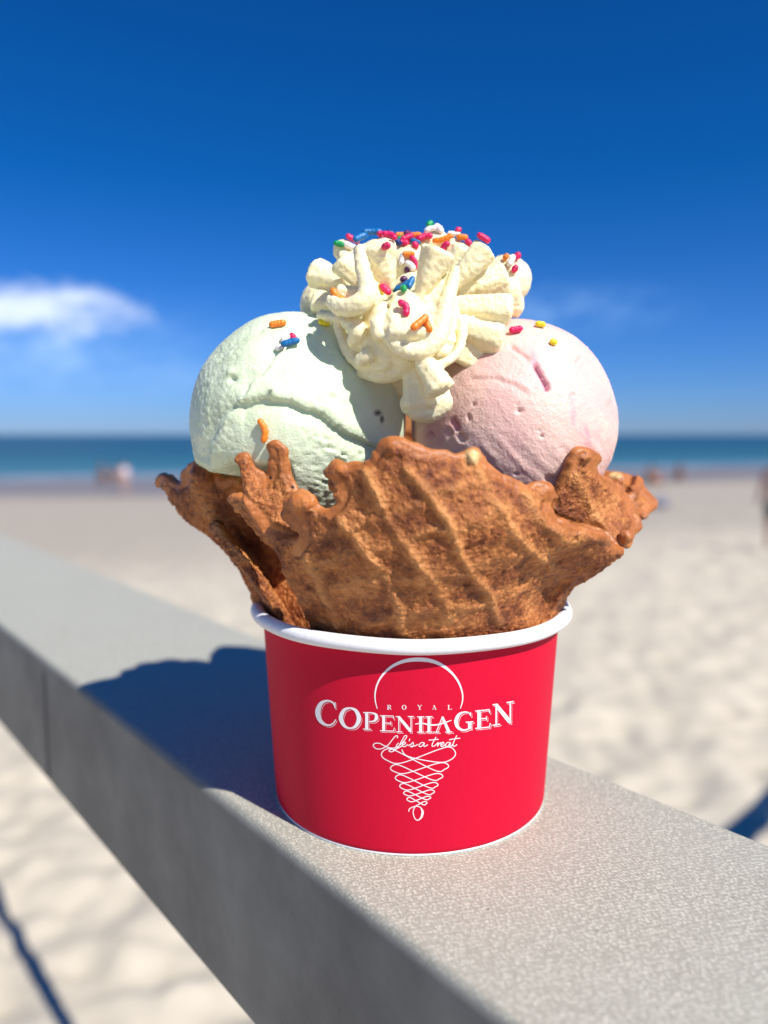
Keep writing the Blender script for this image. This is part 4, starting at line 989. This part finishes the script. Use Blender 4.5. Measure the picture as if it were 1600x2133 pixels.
def person(px, py, Yd, height, pose, top_c, low_c, sk, label, face=0.0):
    p0 = P(px, py, Yd); x, y = p0.x, Yd
    root = empty('person', (x, y, ground_at(x, y) + 0.01)); root.rotation_euler = (0, 0, face)
    tag(root, label, 'person')
    s_ = height / 1.7
    if pose == 'stand':
        J = [(0, 0, .90, .13), (0, 0, 1.12, .13), (0, 0, 1.36, .14), (0, 0, 1.48, .055), (0, -.01, 1.58, .085), (0, -.01, 1.66, .075),
             (.18, 0, 1.38, .055), (.24, .02, 1.12, .042), (.25, -.06, .88, .032), (.25, -.08, .80, .036), (-.18, 0, 1.38, .055), (-.25, 0, 1.12, .042), (-.27, -.05, .88, .032), (-.27, -.07, .80, .036),
             (.09, 0, .84, .09), (.11, -.02, .48, .06), (.12, .03, .08, .042), (.12, -.12, .03, .035), (-.09, 0, .84, .09), (-.12, .04, .48, .06), (-.13, .08, .08, .042), (-.13, -.06, .03, .035)]
        top = [(0, 0, .98, .145), (0, 0, 1.14, .145), (0, 0, 1.36, .155), (.19, 0, 1.37, .065), (.235, .02, 1.20, .055), (-.19, 0, 1.37, .065), (-.24, 0, 1.20, .055)]
        te = [(0, 1), (1, 2), (2, 3), (3, 4), (2, 5), (5, 6)]
        low = [(0, 0, .95, .145), (.10, 0, .82, .105), (.115, -.015, .52, .085), (-.10, 0, .82, .105), (-.12, .03, .52, .085)]
        le = [(0, 1), (1, 2), (0, 3), (3, 4)]
        head = (0, -.01, 1.63)
    else:
        J = [(0, .10, .24, .14), (0, .04, .46, .13), (0, -.05, .66, .14), (0, -.10, .77, .055), (0, -.13, .87, .085), (0, -.13, .95, .075),
             (.18, -.05, .66, .055), (.22, -.22, .48, .042), (.16, -.40, .42, .032), (.14, -.46, .42, .036), (-.18, -.05, .66, .055), (-.22, -.22, .48, .042), (-.16, -.40, .42, .032), (-.14, -.46, .42, .036),
             (.12, .06, .22, .10), (.20, -.34, .42, .065), (.16, -.20, .06, .045), (.17, -.34, .03, .035), (-.12, .06, .22, .10), (-.20, -.34, .42, .065), (-.16, -.20, .06, .045), (-.17, -.34, .03, .035)]
        top = [(0, .09, .32, .15), (0, .03, .48, .145), (0, -.05, .66, .155), (.19, -.06, .65, .065), (.215, -.16, .54, .055), (-.19, -.06, .65, .065), (-.215, -.16, .54, .055)]
        te = [(0, 1), (1, 2), (2, 3), (3, 4), (2, 5), (5, 6)]
        low = [(0, .10, .26, .155), (.13, .0, .26, .115), (.19, -.24, .38, .085), (-.13, .0, .26, .115), (-.19, -.24, .38, .085)]
        le = [(0, 1), (1, 2), (0, 3), (3, 4)]
        head = (0, -.13, .92)
    E_ = [(0, 1), (1, 2), (2, 3), (3, 4), (4, 5), (2, 6), (6, 7), (7, 8), (8, 9), (2, 10), (10, 11), (11, 12), (12, 13), (0, 14), (14, 15), (15, 16), (16, 17), (0, 18), (18, 19), (19, 20), (20, 21)]
    sc_ = lambda L_: [tuple(v_ * s_ for v_ in j) for j in L_]
    skin_body('body', sc_(J), E_, sk, root); skin_body('shirt', sc_(top), te, top_c, root); skin_body('shorts', sc_(low), le, low_c, root)
    pl = Pile(); ball(pl, (0, head[1] * s_ + .02 * s_, (head[2] + .03) * s_), .108 * s_, (.92, 1.0, 1.0)); link('hair', pl.mesh('hair'), hair_m, root)
    return root
cl = lambda n, c_: simple(n, c_, 0.8)
person(208, 1000, 34.0, 1.5, 'crouch', cl('dark_green_cloth', (.03, .06, .05)), cl('black_cloth', (.02, .02, .025)), skin_d, 'blurred person crouching in dark clothes at the water edge on the left', 2.2)
person(236, 996, 35.5, 1.35, 'crouch', cl('brown_cloth', (.14, .08, .05)), cl('dark_brown_cloth', (.06, .04, .03)), skin_d, 'blurred person crouching in brown between the dark crouching figure and the white shirted walker', 1.4)
person(261, 1028, 27.0, 1.12, 'stand', cl('white_cloth', (.55, .55, .66)), cl('beige_cloth', (.38, .30, .27)), skin_m, 'blurred child standing in a pale shirt by the water on the left', 0.4)
person(1352, 1012, 32.0, 1.45, 'crouch', cl('charcoal_cloth', (.03, .035, .035)), cl('charcoal_shorts', (.03, .03, .035)), skin_d, 'blurred person sitting in dark clothes just right of the waffle tip', 0.6)
person(1366, 1012, 31.4, 1.1, 'crouch', cl('coral_cloth', (.45, .16, .10)), cl('coral_shorts', (.40, .17, .12)), skin_m, 'blurred small person in coral sitting against the dark clothed one', 0.2)
person(1415, 1004, 34.5, 1.4, 'crouch', cl('taupe_cloth', (.12, .08, .075)), cl('taupe_shorts', (.13, .09, .08)), skin_d, 'blurred person in brown sitting alone near the water on the right', -0.5)
person(1612, 1146, 13.6, 1.74, 'stand', cl('olive_cloth', (.40, .30, .28)), cl('grey_green_cloth', (.07, .085, .07)), skin_m, 'blurred person in dark shorts cut off by the right frame edge', -0.8)
# beach bag on the sand, right of the waffle tip
x0, y0 = P(1376, 1062, 22.0).x, 22.0
bag = empty('beach_bag', (x0, y0, ground_at(x0, y0))); tag(bag, 'blurred slate blue bag lying on the sand right of the waffle tip', 'bag')
pl = Pile(); ball(pl, (0, 0, .16), .17, (1.4, .8, .95)); ball(pl, (.14, 0, .12), .13, (1.2, 1, .9)); ball(pl, (-.12, 0, .14), .14, (1, 1, .9))
link('bag_body', remesh(pl.mesh('bag'), .02, 3), cl('slate_cloth', (.20, .20, .26)), bag)
tube('bag_handle', [(-.12, 0, .30), (-.07, 0, .42), (.02, 0, .45), (.10, 0, .40), (.14, 0, .27)], .012, cl('slate_strap', (.15, .15, .2)), bag, 8)
